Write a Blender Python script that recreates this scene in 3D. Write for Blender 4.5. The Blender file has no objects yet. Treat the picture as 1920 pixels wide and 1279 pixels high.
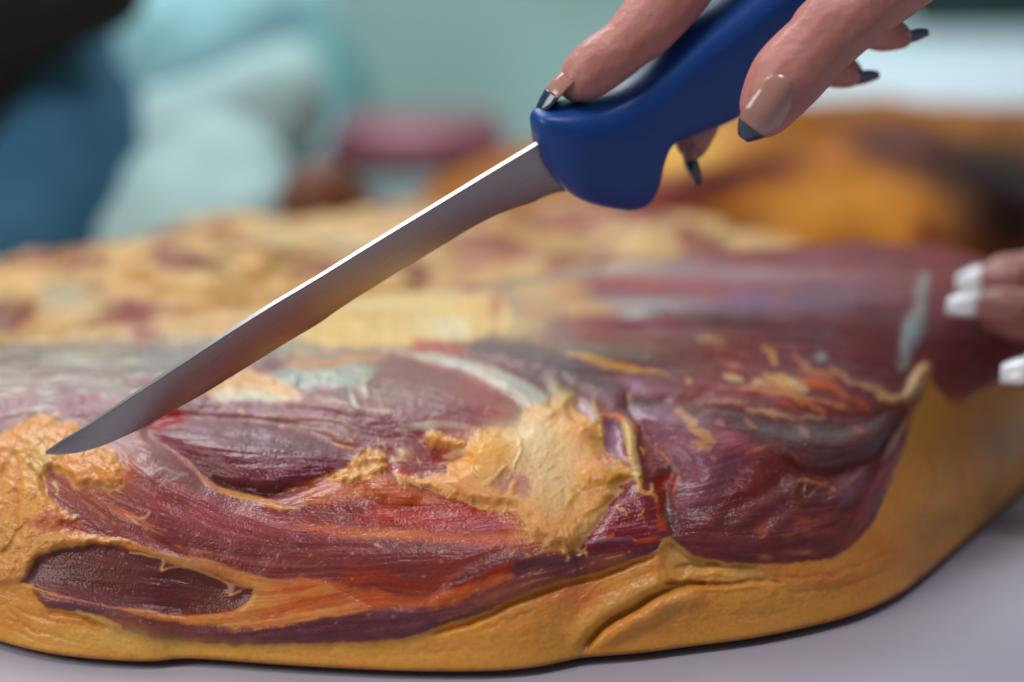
import bpy, bmesh, math, random
import numpy as np
from mathutils import Vector, Matrix

random.seed(7)
scene = bpy.context.scene
COL = scene.collection

# ------------------------------------------------------------------ camera
PITCH = math.radians(18.0)
LENS, SENSOR = 85.0, 36.0
CAM = np.array([0.0, -0.582, 0.280])
K = SENSOR / LENS / 1920.0                      # tangent per photo pixel
FW = np.array([0.0, math.cos(PITCH), -math.sin(PITCH)])
UP = np.array([0.0, math.sin(PITCH), math.cos(PITCH)])
RT = np.array([1.0, 0.0, 0.0])
cam_d = bpy.data.cameras.new('camera')
cam_d.lens = LENS; cam_d.sensor_width = SENSOR
cam_d.clip_start = 0.02; cam_d.clip_end = 60
cam_d.dof.use_dof = True
cam_d.dof.focus_distance = 0.650
cam_d.dof.aperture_fstop = 3.3
cam = bpy.data.objects.new('camera', cam_d); COL.objects.link(cam)
cam.location = CAM
cam.rotation_euler = (math.pi / 2 - PITCH, 0, 0)
scene.camera = cam

# ------------------------------------------------------------------ world and lamps (indoor market light, plus added lights)
world = bpy.data.worlds.new('World'); scene.world = world; world.use_nodes = True
wb = world.node_tree.nodes['Background']
wb.inputs[0].default_value = (0.86, 0.93, 1.0, 1); wb.inputs[1].default_value = 0.17

def area(name, loc, target, size, power, color, size_y=None):
    l = bpy.data.lights.new(name, 'AREA'); l.energy = power; l.color = color
    l.shape = 'RECTANGLE' if size_y else 'SQUARE'; l.size = size
    if size_y: l.size_y = size_y
    o = bpy.data.objects.new(name, l); COL.objects.link(o); o.location = loc
    o.rotation_euler = (Vector(target) - Vector(loc)).to_track_quat('-Z', 'Y').to_euler()
    return o
area('hall_lamp_back', (-0.55, 0.95, 1.30), (0, 0.05, 0.0), 0.70, 10.0, (0.96, 0.98, 1.0))
area('hall_lamp_front', (-0.95, -0.35, 0.75), (0, 0.05, 0.02), 0.6, 6.5, (1.0, 0.93, 0.84))
area('ceiling_lamp', (0.10, -0.05, 1.4), (0.05, 0.1, 0.0), 0.30, 6.0, (1.0, 0.88, 1.0))
area('added_sheen_light', (-0.55, 1.7, 1.5), (0.02, 0.05, 0.03), 0.6, 6.0, (0.90, 0.92, 1.0))  # added light behind the meat, only for wet highlights
area('added_wall_light', (0.2, 1.5, 1.9), (0.0, 3.2, 0.5), 1.2, 60.0, (0.95, 1.0, 1.0))  # added light aimed backwards to brighten the wall

scene.view_settings.view_transform = 'Standard'
scene.view_settings.look = 'None'
scene.view_settings.exposure = -0.08
scene.view_settings.gamma = 1.0
scene.render.engine = 'CYCLES'
scene.cycles.use_denoising = True
scene.cycles.max_bounces = 6

# ------------------------------------------------------------------ small helpers
def lin(c):
    c = np.asarray(c, float) / 255.0
    return np.where(c <= 0.04045, c / 12.92, ((c + 0.055) / 1.055) ** 2.4)

def at(u, v, d):
    """point seen at photo pixel u, v at depth d (along the view axis)"""
    return CAM + d * (FW + RT * ((u - 960.0) * K) + UP * ((639.5 - v) * K))

def proj(P):
    q = P - CAM
    z = q @ FW
    return 960.0 + (q @ RT) / z / K, 639.5 - (q @ UP) / z / K, z

def on_table(u, v, z0=0.0):
    d = FW + RT * ((u - 960.0) * K) + UP * ((639.5 - v) * K)
    return CAM + d * ((z0 - CAM[2]) / d[2])

def tag(o, label=None, cat=None, group=None, kind=None):
    if label: o['label'] = label
    if cat: o['category'] = cat
    if group: o['group'] = group
    if kind: o['kind'] = kind
    return o

def link(name, me, mat=None, parent=None, smooth=True):
    o = bpy.data.objects.new(name, me); COL.objects.link(o)
    if mat: me.materials.append(mat)
    if parent is not None: o.parent = parent
    if smooth: me.polygons.foreach_set('use_smooth', [True] * len(me.polygons))
    return o

def empty(name, loc=(0, 0, 0)):
    o = bpy.data.objects.new(name, None); COL.objects.link(o); o.location = loc
    o.empty_display_size = 0.02
    return o

def mesh_from(name, V, F):
    me = bpy.data.meshes.new(name); me.from_pydata([tuple(map(float, v)) for v in V], [], F); me.update()
    return me

# ------------------------------------------------------------------ materials
def new_mat(name):
    m = bpy.data.materials.new(name); m.use_nodes = True
    return m, m.node_tree.nodes, m.node_tree.links, m.node_tree.nodes['Principled BSDF']

def simple_mat(name, rgb, rough=0.5, metal=0.0, bump=0.0, scale=50.0, var=0.15, coat=0.0, sss=0.0, spec=0.5, stretch=None):
    m, n, l, b = new_mat(name)
    b.inputs['Roughness'].default_value = rough; b.inputs['Metallic'].default_value = metal
    b.inputs['Specular IOR Level'].default_value = spec
    b.inputs['Coat Weight'].default_value = coat; b.inputs['Coat Roughness'].default_value = 0.15
    tc = n.new('ShaderNodeTexCoord'); nz = n.new('ShaderNodeTexNoise')
    nz.inputs['Scale'].default_value = scale; nz.inputs['Detail'].default_value = 6
    if stretch:
        mp = n.new('ShaderNodeMapping'); mp.inputs['Scale'].default_value = stretch
        l.new(tc.outputs['Object'], mp.inputs[0]); l.new(mp.outputs[0], nz.inputs['Vector'])
    else:
        l.new(tc.outputs['Object'], nz.inputs['Vector'])
    mx = n.new('ShaderNodeMix'); mx.data_type = 'RGBA'
    c = np.array(rgb)
    mx.inputs[6].default_value = (*np.clip(c * (1 - var), 0, 1), 1)
    mx.inputs[7].default_value = (*np.clip(c * (1 + var), 0, 1), 1)
    l.new(nz.outputs['Fac'], mx.inputs[0]); l.new(mx.outputs[2], b.inputs['Base Color'])
    if bump:
        bp = n.new('ShaderNodeBump'); bp.inputs['Strength'].default_value = bump; bp.inputs['Distance'].default_value = 0.0004
        l.new(nz.outputs['Fac'], bp.inputs['Height']); l.new(bp.outputs[0], b.inputs['Normal'])
    if sss:
        b.inputs['Subsurface Weight'].default_value = sss
        b.inputs['Subsurface Radius'].default_value = (1.0, 0.35, 0.2)
        b.inputs['Subsurface Scale'].default_value = 0.004
    return m

def flesh_mat(name, bump_scale=900.0, bump_str=0.25, coat=0.25, sss=0.12, spec=0.4):
    m, n, l, b = new_mat(name)
    at_ = n.new('ShaderNodeAttribute'); at_.attribute_name = 'tint'
    ar = n.new('ShaderNodeAttribute'); ar.attribute_name = 'gloss'
    tc = n.new('ShaderNodeTexCoord')
    nz = n.new('ShaderNodeTexNoise'); nz.inputs['Scale'].default_value = bump_scale; nz.inputs['Detail'].default_value = 3
    l.new(tc.outputs['Object'], nz.inputs['Vector'])
    mr = n.new('ShaderNodeMapRange'); mr.inputs['To Min'].default_value = 0.82; mr.inputs['To Max'].default_value = 1.18
    l.new(nz.outputs['Fac'], mr.inputs['Value'])
    mul = n.new('ShaderNodeVectorMath'); mul.operation = 'SCALE'
    l.new(at_.outputs['Color'], mul.inputs[0]); l.new(mr.outputs[0], mul.inputs['Scale'])
    l.new(mul.outputs[0], b.inputs['Base Color'])
    l.new(ar.outputs['Fac'], b.inputs['Roughness'])
    bp = n.new('ShaderNodeBump'); bp.inputs['Strength'].default_value = bump_str; bp.inputs['Distance'].default_value = 0.0003
    l.new(nz.outputs['Fac'], bp.inputs['Height']); l.new(bp.outputs[0], b.inputs['Normal'])
    cw = n.new('ShaderNodeMapRange'); cw.inputs['From Min'].default_value = 0.60; cw.inputs['From Max'].default_value = 0.44
    cw.inputs['To Min'].default_value = 0.0; cw.inputs['To Max'].default_value = coat
    l.new(ar.outputs['Fac'], cw.inputs['Value']); l.new(cw.outputs[0], b.inputs['Coat Weight']); b.inputs['Coat Roughness'].default_value = 0.12
    sw = n.new('ShaderNodeMapRange'); sw.inputs['From Min'].default_value = 0.66; sw.inputs['From Max'].default_value = 0.44
    sw.inputs['To Min'].default_value = 0.05; sw.inputs['To Max'].default_value = spec
    l.new(ar.outputs['Fac'], sw.inputs['Value']); l.new(sw.outputs[0], b.inputs['Specular IOR Level'])
    l.new(bp.outputs[0], b.inputs['Coat Normal'])
    b.inputs['Subsurface Weight'].default_value = sss
    b.inputs['Subsurface Radius'].default_value = (1.0, 0.35, 0.15)
    b.inputs['Subsurface Scale'].default_value = 0.003
    return m

# ------------------------------------------------------------------ surface chart of the front ham
# colour, relief and gloss of the cured meat are worked out on a chart of its surface (numpy), then carried
# onto the real mesh as vertex attributes and real displacement.
U0, U1, V0, V1, ST = -260.0, 2230.0, 380.0, 1320.0, 1.5
gu = np.arange(U0, U1, ST); gv = np.arange(V0, V1, ST)
UU, VV = np.meshgrid(gu, gv)
NH, NW = UU.shape

def vnoise(x, y, seed):
    rng = np.random.RandomState(seed); T = rng.rand(256, 256)
    xi = np.floor(x).astype(np.int64); yi = np.floor(y).astype(np.int64)
    fx = x - xi; fy = y - yi
    fx = fx * fx * (3 - 2 * fx); fy = fy * fy * (3 - 2 * fy)
    a = T[yi % 256, xi % 256]; b = T[yi % 256, (xi + 1) % 256]
    c = T[(yi + 1) % 256, xi % 256]; d = T[(yi + 1) % 256, (xi + 1) % 256]
    return (a * (1 - fx) + b * fx) * (1 - fy) + (c * (1 - fx) + d * fx) * fy

def fbm(x, y, scale, seed, octv=4, rough=0.5):
    s = 0; a = 1.0; tot = 0; f = 1.0 / scale
    for o in range(octv):
        s = s + a * vnoise(x * f + 17.3 * o, y * f + 5.1 * o, seed + o); tot += a
        a *= rough; f *= 2.03
    return s / tot

def ss(a, b, x):
    t = np.clip((x - a) / (b - a), 0, 1); return t * t * (3 - 2 * t)

def spline(pts, closed=False, sub=5):
    P = np.asarray(pts, float); n = len(P); out = []
    rng_ = n if closed else n - 1
    for i in range(rng_):
        if closed: p0, p1, p2, p3 = P[(i - 1) % n], P[i], P[(i + 1) % n], P[(i + 2) % n]
        else: p0, p1, p2, p3 = P[max(i - 1, 0)], P[i], P[i + 1], P[min(i + 2, n - 1)]
        for k in range(sub):
            t = k / sub
            out.append(0.5 * ((2 * p1) + (-p0 + p2) * t + (2 * p0 - 5 * p1 + 4 * p2 - p3) * t * t + (-p0 + 3 * p1 - 3 * p2 + p3) * t ** 3))
    if not closed: out.append(P[-1])
    return np.array(out)

# flow of the muscle fibres (strokes along which fibres run)
FLOW = [
 [(230,860),(300,920),(420,980),(560,1010),(760,1010),(950,1000),(1100,985),(1230,940)],
 [(100,900),(180,960),(300,1020),(450,1060),(600,1070),(720,1090),(820,1110),(900,1080),(1050,1030),(1230,1000)],
 [(280,810),(400,820),(550,830),(700,860)], [(300,830),(380,880),(480,900),(600,880),(700,850)],
 [(60,1080),(200,1090),(350,1110),(460,1130)], [(60,1110),(200,1145),(400,1170),(600,1130),(700,1080)],
 [(100,1135),(300,1180),(600,1190),(850,1150),(1050,1080),(1240,1010)],
 [(430,770),(600,790),(720,830)], [(600,720),(750,730),(900,770),(980,790)], [(620,780),(720,800),(850,790)],
 [(0,720),(150,700),(400,690)], [(0,650),(300,650),(600,640)], [(0,780),(150,760)],
 [(800,655),(950,665),(1080,700),(1180,750)], [(1000,600),(1200,590),(1500,600),(1700,680)],
 [(1100,700),(1300,690),(1500,720),(1680,760)], [(1180,760),(1300,780),(1480,800),(1600,820),(1680,760)],
 [(1250,850),(1330,870),(1400,850)], [(1240,930),(1320,930),(1380,910)], [(1260,980),(1350,970),(1450,960)],
 [(1280,1020),(1450,1040),(1570,1010),(1640,920),(1690,800)], [(1400,900),(1500,950),(1600,930),(1660,850)],
 [(1740,760),(1720,850),(1680,950),(1620,1030)], [(1800,800),(1770,920),(1680,1040),(1500,1110),(1300,1130)],
 [(0,1130),(150,1190),(400,1225),(800,1230),(1050,1190),(1250,1100)], [(20,820),(40,950),(20,1050),(60,1120)],
 [(1100,1220),(1400,1170),(1620,1110),(1800,1000),(1900,850)], [(980,760),(1010,850),(1050,950),(1070,1020)],
 [(600,560),(800,570),(1000,580)], [(1200,500),(1500,510),(1750,520)], [(1120,960),(1170,930),(1220,910)],
]
def flow_field():
    sy = np.arange(0, NH, 10); sx = np.arange(0, NW, 10)
    u = UU[np.ix_(sy, sx)]; v = VV[np.ix_(sy, sx)]
    A = np.zeros_like(u); B = np.zeros_like(u)
    for st in FLOW:
        P = spline(st, sub=4)
        for i in range(len(P) - 1):
            m = (P[i] + P[i + 1]) / 2; d = P[i + 1] - P[i]; L = np.hypot(*d); th = math.atan2(d[1], d[0])
            w = L / (((u - m[0]) ** 2 + (v - m[1]) ** 2) + 300.0) ** 1.6
            A += w * math.cos(2 * th); B += w * math.sin(2 * th)
    th = 0.5 * np.arctan2(B, A)
    cx, cy = np.cos(2 * th), np.sin(2 * th)
    # upsample
    iy = np.clip(np.arange(NH) / 10.0, 0, len(sy) - 1.001); ix = np.clip(np.arange(NW) / 10.0, 0, len(sx) - 1.001)
    y0 = iy.astype(int); x0 = ix.astype(int); fy = (iy - y0)[:, None]; fx = (ix - x0)[None, :]
    def up(G):
        return ((G[y0][:, x0] * (1 - fx) + G[y0][:, x0 + 1] * fx) * (1 - fy) + (G[y0 + 1][:, x0] * (1 - fx) + G[y0 + 1][:, x0 + 1] * fx) * fy)
    th = 0.5 * np.arctan2(up(cy), up(cx))
    th = th + (fbm(UU, VV, 60, 91, 3) - 0.5) * 0.5
    return np.cos(th), np.sin(th)
DX, DY = flow_field()

def lic(N, L, h=1.0):
    acc = N.copy(); yy, xx = np.mgrid[0:NH, 0:NW].astype(float)
    for sgn in (1, -1):
        x = xx.copy(); y = yy.copy(); px, py = DX * sgn, DY * sgn
        for k in range(L):
            xi = np.clip(x, 0, NW - 1).astype(int); yi = np.clip(y, 0, NH - 1).astype(int)
            dx = DX[yi, xi]; dy = DY[yi, xi]
            s = np.where(dx * px + dy * py < 0, -1.0, 1.0); dx = dx * s; dy = dy * s
            x += dx * h; y += dy * h; px, py = dx, dy
            xi = np.clip(x, 0, NW - 1).astype(int); yi = np.clip(y, 0, NH - 1).astype(int)
            acc += N[yi, xi]
    acc /= (2 * L + 1)
    acc -= acc.mean(); acc /= acc.std()
    return acc
rngN = np.random.RandomState(3)
F1 = lic(rngN.rand(NH, NW), 14)                                    # fine fibres
F2 = lic(fbm(UU, VV, 6, 21, 2), 34, 1.2)                           # medium bundles
F3 = lic(fbm(UU, VV, 16, 31, 2), 55, 1.6)                          # broad bands
LU = fbm(UU, VV, 34, 41, 5, 0.55); LF = fbm(UU, VV, 11, 47, 4, 0.6)

GAIN = 1.5
C = np.zeros((NH, NW, 3)); Hh = np.zeros((NH, NW)); Rg = np.full((NH, NW), 0.34)
FA = np.full((NH, NW), 0.10); FH = np.full((NH, NW), 0.10); LH = np.full((NH, NW), 0.35); FATM = np.zeros((NH, NW))
LAB = np.zeros((NH, NW), np.int8)
W1 = (fbm(UU, VV, 22, 61, 4, 0.6) - 0.5) * 2; W2 = (fbm(UU, VV, 22, 67, 4, 0.6) - 0.5) * 2

def window(P, pad):
    x0 = int(max(0, (P[:, 0].min() - pad - U0) / ST)); x1 = int(min(NW, (P[:, 0].max() + pad - U0) / ST + 2))
    y0 = int(max(0, (P[:, 1].min() - pad - V0) / ST)); y1 = int(min(NH, (P[:, 1].max() + pad - V0) / ST + 2))
    return slice(y0, max(y1, y0 + 1)), slice(x0, max(x1, x0 + 1))

def sdf_poly(P, u, v):
    d2 = np.full(u.shape, 1e12); ins = np.zeros(u.shape, bool); n = len(P)
    for i in range(n):
        ax, ay = P[i]; bx, by = P[(i + 1) % n]; ex, ey = bx - ax, by - ay
        L = ex * ex + ey * ey + 1e-9
        t = np.clip(((u - ax) * ex + (v - ay) * ey) / L, 0, 1)
        dx = u - ax - t * ex; dy = v - ay - t * ey
        np.minimum(d2, dx * dx + dy * dy, out=d2)
        if ay != by:
            c = ((ay > v) != (by > v)) & (u < ex * (v - ay) / (by - ay) + ax); ins ^= c
    d = np.sqrt(d2); return np.where(ins, d, -d)

def put(sl, m, col=None, rough=None, fa=None, fh=None, lh=None, fat=None):
    if col is not None:
        c = lin(col) * GAIN; C[sl] = C[sl] * (1 - m[..., None]) + c * m[..., None]
    for arr, val in ((Rg, rough), (FA, fa), (FH, fh), (LH, lh), (FATM, fat)):
        if val is not None: arr[sl] = arr[sl] * (1 - m) + val * m

def fill(pts, col=None, soft=4, warp=5, op=1.0, h=0.0, dome=None, lab=None, cut=None, sub=4, **kw):
    P = spline(pts, True, sub); sl = window(P, soft + warp + 6)
    u = UU[sl] + W1[sl] * warp; v = VV[sl] + W2[sl] * warp
    d = sdf_poly(P, u, v); m = ss(-soft, soft, d)
    put(sl, m * op, col, **kw)
    if h: Hh[sl] += h * (ss(-1, dome, d) if dome else m)
    if cut: Hh[sl] += cut * np.exp(-(d / 7.0) ** 2)
    if lab is not None: LAB[sl][m > 0.5] = lab
    return sl, m, d

def stroke(pts, w, col=None, soft=3, warp=4, op=1.0, h=0.0, lab=None, **kw):
    P = spline(pts, False, 5); n = len(P)
    ws = np.interp(np.linspace(0, 1, n), np.linspace(0, 1, len(w)), w) if hasattr(w, '__len__') else np.full(n, float(w))
    sl = window(P, ws.max() + soft + warp + 4)
    u = UU[sl] + W1[sl] * warp; v = VV[sl] + W2[sl] * warp
    best = np.full(u.shape, -1e9)
    for i in range(n - 1):
        ax, ay = P[i]; ex, ey = P[i + 1] - P[i]; L = ex * ex + ey * ey + 1e-9
        t = np.clip(((u - ax) * ex + (v - ay) * ey) / L, 0, 1)
        dd = np.hypot(u - ax - t * ex, v - ay - t * ey)
        np.maximum(best, (ws[i] + (ws[i + 1] - ws[i]) * t) / 2 - dd, out=best)
    m = ss(-soft, soft, best)
    put(sl, m * op, col, **kw)
    if h: Hh[sl] += h * ss(-soft, max(soft, ws.max() / 2), best)
    if lab is not None: LAB[sl][m > 0.5] = lab

def blob(u0, v0, ru, rv, col=None, op=1.0, h=0.0, ang=0.0, pw=1.0, **kw):
    r = max(ru, rv) * 1.9; P = np.array([(u0 - r, v0 - r), (u0 + r, v0 + r)]); sl = window(P, 0)
    a = math.radians(ang); x = UU[sl] + W1[sl] * 6 - u0; y = VV[sl] + W2[sl] * 5 - v0
    X = (x * math.cos(a) + y * math.sin(a)) / ru; Y = (-x * math.sin(a) + y * math.cos(a)) / rv
    m = np.exp(-(X * X + Y * Y) ** pw)
    put(sl, m * op, col, **kw)
    if h: Hh[sl] += h * m

def marble(pts, col, thr=0.8, width=0.8, op=0.8, h=0.0, src=None, soft=14, fade=None):
    """streaks of another colour running along the fibres inside an outline"""
    P = spline(pts, True, 3); sl = window(P, soft + 8)
    d = sdf_poly(P, UU[sl] + W1[sl] * 8, VV[sl] + W2[sl] * 8)
    s = (F2 if src is None else src)[sl]
    m = ss(-soft, soft, d) * ss(thr, thr + width, s)
    put(sl, m * op, col)
    if h: Hh[sl] += h * m

def wrinkle(pts, amp, src=None, soft=20, thr=None):
    P = spline(pts, True, 3); sl = window(P, soft + 4)
    d = sdf_poly(P, UU[sl], VV[sl]); s = (F2 if src is None else src)[sl]
    Hh[sl] += amp * s * ss(-soft, soft, d)

# ---- broad muscle tones
C[:] = lin((112, 62, 60)) * GAIN
blob(150, 720, 420, 70, (122, 100, 92), 0.8)
blob(300, 600, 480, 60, (205, 165, 105), 1.0)
blob(780, 580, 330, 50, (222, 178, 105), 1.0)
blob(1300, 560, 520, 90, (130, 98, 98), 0.95)
blob(1500, 720, 380, 110, (112, 62, 68), 0.9)
blob(720, 740, 300, 60, (124, 84, 86), 0.9)
blob(320, 900, 150, 90, (122, 66, 66), 0.8)
blob(560, 1000, 260, 45, (112, 58, 68), 0.9)
blob(820, 950, 220, 40, (150, 66, 45), 0.9)
blob(850, 1080, 200, 50, (132, 66, 52), 0.8)
blob(620, 1060, 200, 30, (118, 66, 64), 0.8)
# upper left back muscle and its grey green film
fill([(-260,650),(0,640),(200,655),(420,640),(560,640),(520,700),(420,760),(300,800),(180,800),(60,790),(0,820),(-260,860)], (108,66,76), 14, 16, fa=0.14, h=1.2, dome=60)
fill([(-260,640),(0,632),(250,630),(450,622),(560,625),(500,665),(400,700),(250,735),(120,742),(60,735),(0,745),(-260,760)], (152,140,124), 16, 22, op=0.7, rough=0.34, fh=0.22)
marble([(-260,690),(0,670),(300,660),(420,690),(300,760),(100,765),(-260,790)], (196,200,176), 0.55, 0.7, 0.75, 0.3)
marble([(-100,690),(100,700),(380,690),(300,750),(100,760),(-100,740)], (112,62,74), 0.5, 0.6, 0.75, -0.25, src=F3)
fill([(110,725),(200,745),(290,740),(250,790),(160,800),(110,780)], (104,50,62), 10, 14, op=0.8)
stroke([(150,752),(180,745),(205,750)], [4,12,4], (130,45,50), 4, 6, h=-0.6)
# pale defocused fat at the rear
fill([(-260,560),(0,565),(100,545),(300,560),(500,560),(640,570),(600,625),(450,632),(250,630),(100,625),(-260,640)], (208,172,112), 12, 20, lh=1.6, fat=1)
blob(60, 590, 45, 20, (110,58,60), 0.8); blob(15, 600, 40, 22, (95,45,50), 0.8)
blob(255, 600, 42, 26, (140,72,62), 0.85, ang=30); blob(270, 630, 30, 22, (150,80,62), 0.8)
blob(120, 560, 40, 30, (185,190,165), 0.8); blob(30, 630, 60, 14, (215,165,100), 0.8)
blob(90, 635, 90, 10, (222,180,110), 0.7); blob(420, 610, 70, 18, (215,150,85), 0.7); blob(500, 640, 60, 12, (215,175,110), 0.7)
blob(560, 655, 110, 16, (160,150,120), 0.8); blob(630, 650, 30, 10, (120,66,74), 0.85); blob(560, 668, 34, 8, (200,150,90), 0.6)
fill([(540,560),(700,540),(900,545),(960,580),(940,620),(820,640),(700,650),(600,645),(560,620)], (226,186,110), 12, 18, lh=1.2, fat=1, rough=0.4)
blob(700, 572, 130, 14, (232,200,132), 0.8); blob(690, 590, 110, 8, (205,150,60), 0.6)
blob(930, 570, 18, 28, (150,68,58), 0.9); blob(885, 542, 30, 8, (160,80,80), 0.8)
blob(840, 615, 50, 20, (228,214,170), 0.9); blob(970, 610, 40, 20, (228,190,120), 0.9); blob(1010, 545, 60, 24, (226,178,108), 0.95)
blob(1070, 540, 30, 18, (222,160,70), 0.8); blob(1090, 575, 80, 16, (224,172,102), 0.9); blob(1010, 590, 28, 10, (212,140,60), 0.7)
blob(1150, 500, 130, 14, (192,178,140), 0.9); blob(1130, 470, 150, 16, (186,160,120), 0.8)
blob(1240, 530, 110, 12, (156,88,88), 0.9); blob(1160, 528, 60, 9, (165,92,84), 0.8)
blob(1230, 572, 90, 14, (165,158,138), 0.85); blob(1190, 590, 26, 9, (190,190,160), 0.8)
blob(1190, 610, 130, 12, (126,74,84), 0.8); blob(1180, 612, 24, 9, (110,58,74), 0.8)
blob(1440, 570, 110, 20, (152,122,136), 0.75); blob(1600, 560, 140, 30, (136,112,114), 0.8); blob(1380, 515, 180, 16, (160,130,118), 0.8)
blob(1370, 604, 110, 14, (84,56,56), 0.8, ang=6)
blob(1250, 640, 180, 16, (132,98,84), 0.7); blob(1130, 655, 120, 14, (118,112,96), 0.8, rough=0.3); blob(1200, 668, 70, 10, (110,104,88), 0.6)
blob(1460, 640, 90, 10, (96,64,66), 0.6); blob(1640, 580, 50, 12, (110,62,58), 0.7)
# greenish crest at the right
stroke([(1730,520),(1725,570),(1712,620),(1700,660),(1695,690)], [10,20,36,24,10], (160,158,140), 7, 12, rough=0.3, h=1.0)
blob(1714, 620, 14, 18, (176,190,176), 0.7)
# ---- big rounded muscle behind the tendon
fill([(775,640),(850,640),(960,640),(1060,668),(1140,700),(1180,740),(1165,770),(1110,745),(1040,715),(960,690),(880,672),(800,662)], (104,70,72), 8, 6, h=1.4, dome=24, rough=0.36)
fill([(780,636),(830,638),(880,652),(850,668),(800,664),(775,652)], (168,78,56), 8, 6, op=0.9)
stroke([(1065,662),(1100,668),(1140,682),(1190,693),(1250,700)], [6,13,15,10,4], (222,160,70), 3, 5, h=0.8)
stroke([(1250,700),(1330,690)], 10, (120,100,70), 6, 5, op=0.5)
# ---- tendon
stroke([(745,662),(790,668),(850,680),(910,698),(960,722),(1000,748),(1030,770)], [6,10,18,26,36,44,40], (206,198,176), 5, 5, h=1.6, rough=0.3, fa=0.04)
stroke([(870,682),(930,702),(985,735)], [4,8,4], (196,186,198), 3, 4, op=0.7)
stroke([(760,668),(830,690),(900,720),(960,752),(990,780)], [5,6,6,8,8], (206,120,84), 3, 3, op=0.8)
# ---- muscle in front of the tendon
fill([(640,700),(700,672),(760,668),(830,690),(900,720),(960,750),(985,780),(960,795),(900,805),(840,815),(760,830),(690,815),(600,790),(560,750)], (122,74,80), 14, 10, h=2.4, dome=50, fa=0.12)
blob(900, 745, 70, 22, (150,58,48), 0.75, ang=20); blob(940, 775, 40, 16, (150,70,66), 0.7); blob(820, 705, 60, 14, (124,66,80), 0.6)
blob(740, 740, 130, 26, (130,108,100), 0.6); blob(830, 780, 60, 20, (132,96,104), 0.6)
marble([(600,720),(760,730),(900,780),(860,810),(740,815),(620,790)], (168,150,122), 0.7, 0.7, 0.65, 0.15)
# wet folded membrane
fill([(510,700),(560,690),(640,682),(700,680),(705,700),(680,720),(600,728),(540,728)], (162,164,146), 8, 12, op=0.9, rough=0.2, h=0.8, lh=1.4)
stroke([(655,735),(662,752),(672,765)], [4,10,5], (180,182,150), 2, 3, h=1.2, rough=0.18); stroke([(680,700),(684,730),(690,745)], [5,9,4], (182,182,156), 3, 3, h=1.0, rough=0.18)
stroke([(648,728),(655,755),(668,768)], [4,7,3], (70,46,42), 2, 3, op=0.8, h=-0.6)
for (a, b) in ((520,715),(548,708),(590,718),(618,700),(640,716)):
    blob(a, b, 9, 6, (196,204,190), 0.8, h=0.6, rough=0.15)
fill([(380,720),(440,690),(500,700),(560,735),(550,752),(480,748),(400,748)], (206,160,96), 8, 10, op=0.9, fat=1)
fill([(400,733),(460,730),(560,742),(540,752),(420,752)], (170,166,136), 5, 8, op=0.75, rough=0.25)
fill([(540,684),(620,672),(700,664),(720,670),(640,686),(560,694)], (214,150,90), 5, 6, op=0.85)
fill([(420,755),(560,755),(640,770),(740,800),(760,840),(680,835),(560,800),(440,785),(330,790),(340,770)], (112,62,70), 8, 10, fh=0.25)
marble([(330,765),(460,760),(600,790),(680,812),(560,815),(420,795)], (158,144,112), 0.5, 0.6, 0.8, 0.3)
marble([(580,760),(700,770),(820,800),(760,815),(640,800)], (172,158,128), 0.5, 0.6, 0.7, 0.25)
for (a, b, w_) in ((492,793,10),(505,798,8),(530,801,9),(512,803,7),(452,772,6),(548,818,5),(640,835,12),(655,838,9),(630,832,6)):
    stroke([(a - w_, b - 2), (a, b), (a + w_, b + 3)], [2, 5, 2], (226,170,82), 1.2, 3, h=0.7)
# ---- spindle muscle with glossy wrinkles, its pocket and rim
fill([(272,808),(300,790),(380,785),(470,790),(560,805),(650,840),(740,858),(690,872),(620,895),(560,925),(500,938),(440,925),(395,905),(350,865),(310,838)], (104,52,66), 4, 5, h=3.2, dome=60, cut=-1.6, rough=0.24, fa=0.14, fh=0.16)
fill([(280,800),(300,772),(350,775),(330,795),(300,808)], (140,32,32), 5, 4, op=0.9, h=-1.2, rough=0.25)
wrinkle([(320,805),(450,800),(620,850),(720,860),(600,890),(500,920),(400,890)], 0.22)
wrinkle([(320,805),(450,800),(620,850),(720,860),(600,890),(500,920),(400,890)], 0.30, F3)
fill([(395,895),(440,905),(520,915),(590,900),(560,926),(500,938),(440,926)], (72,30,34), 6, 5, op=0.85, h=-2.2, rough=0.3)
fill([(560,905),(640,880),(720,868),(700,890),(600,925),(545,940),(520,935)], (156,92,50), 6, 6, op=0.8, fa=0.2)
fill([(600,900),(660,870),(700,858),(690,878),(640,900)], (150,62,40), 5, 5, op=0.8)
fill([(495,935),(560,920),(640,908),(650,925),(600,940),(540,955),(500,948)], (140,92,96), 5, 5, op=0.9, h=1.0, rough=0.25)
stroke([(310,838),(340,862),(372,890),(400,914),(440,926),(490,938),(530,952),(560,955)], [3,5,7,9,11,12,10,4], (214,152,86), 2.5, 3, h=1.8, fat=0.3)
stroke([(560,948),(610,936),(680,925),(705,930)], [3,6,8,4], (224,170,96), 2, 3, h=1.0)
# left neck of the front muscle, glossy ridges
fill([(225,850),(280,820),(330,850),(380,900),(430,935),(420,960),(330,950),(260,920),(235,890)], (120,70,76), 8, 8, h=2.0, dome=35, rough=0.28, fa=0.12)
blob(300, 890, 70, 26, (128,96,86), 0.5, ang=25)
stroke([(270,900),(300,880),(330,885)], [4,10,4], (146,112,112), 3, 4, h=1.0, rough=0.18)
stroke([(300,912),(335,892),(352,890)], [3,7,3], (150,116,118), 2, 3, h=0.9, rough=0.18)
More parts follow.
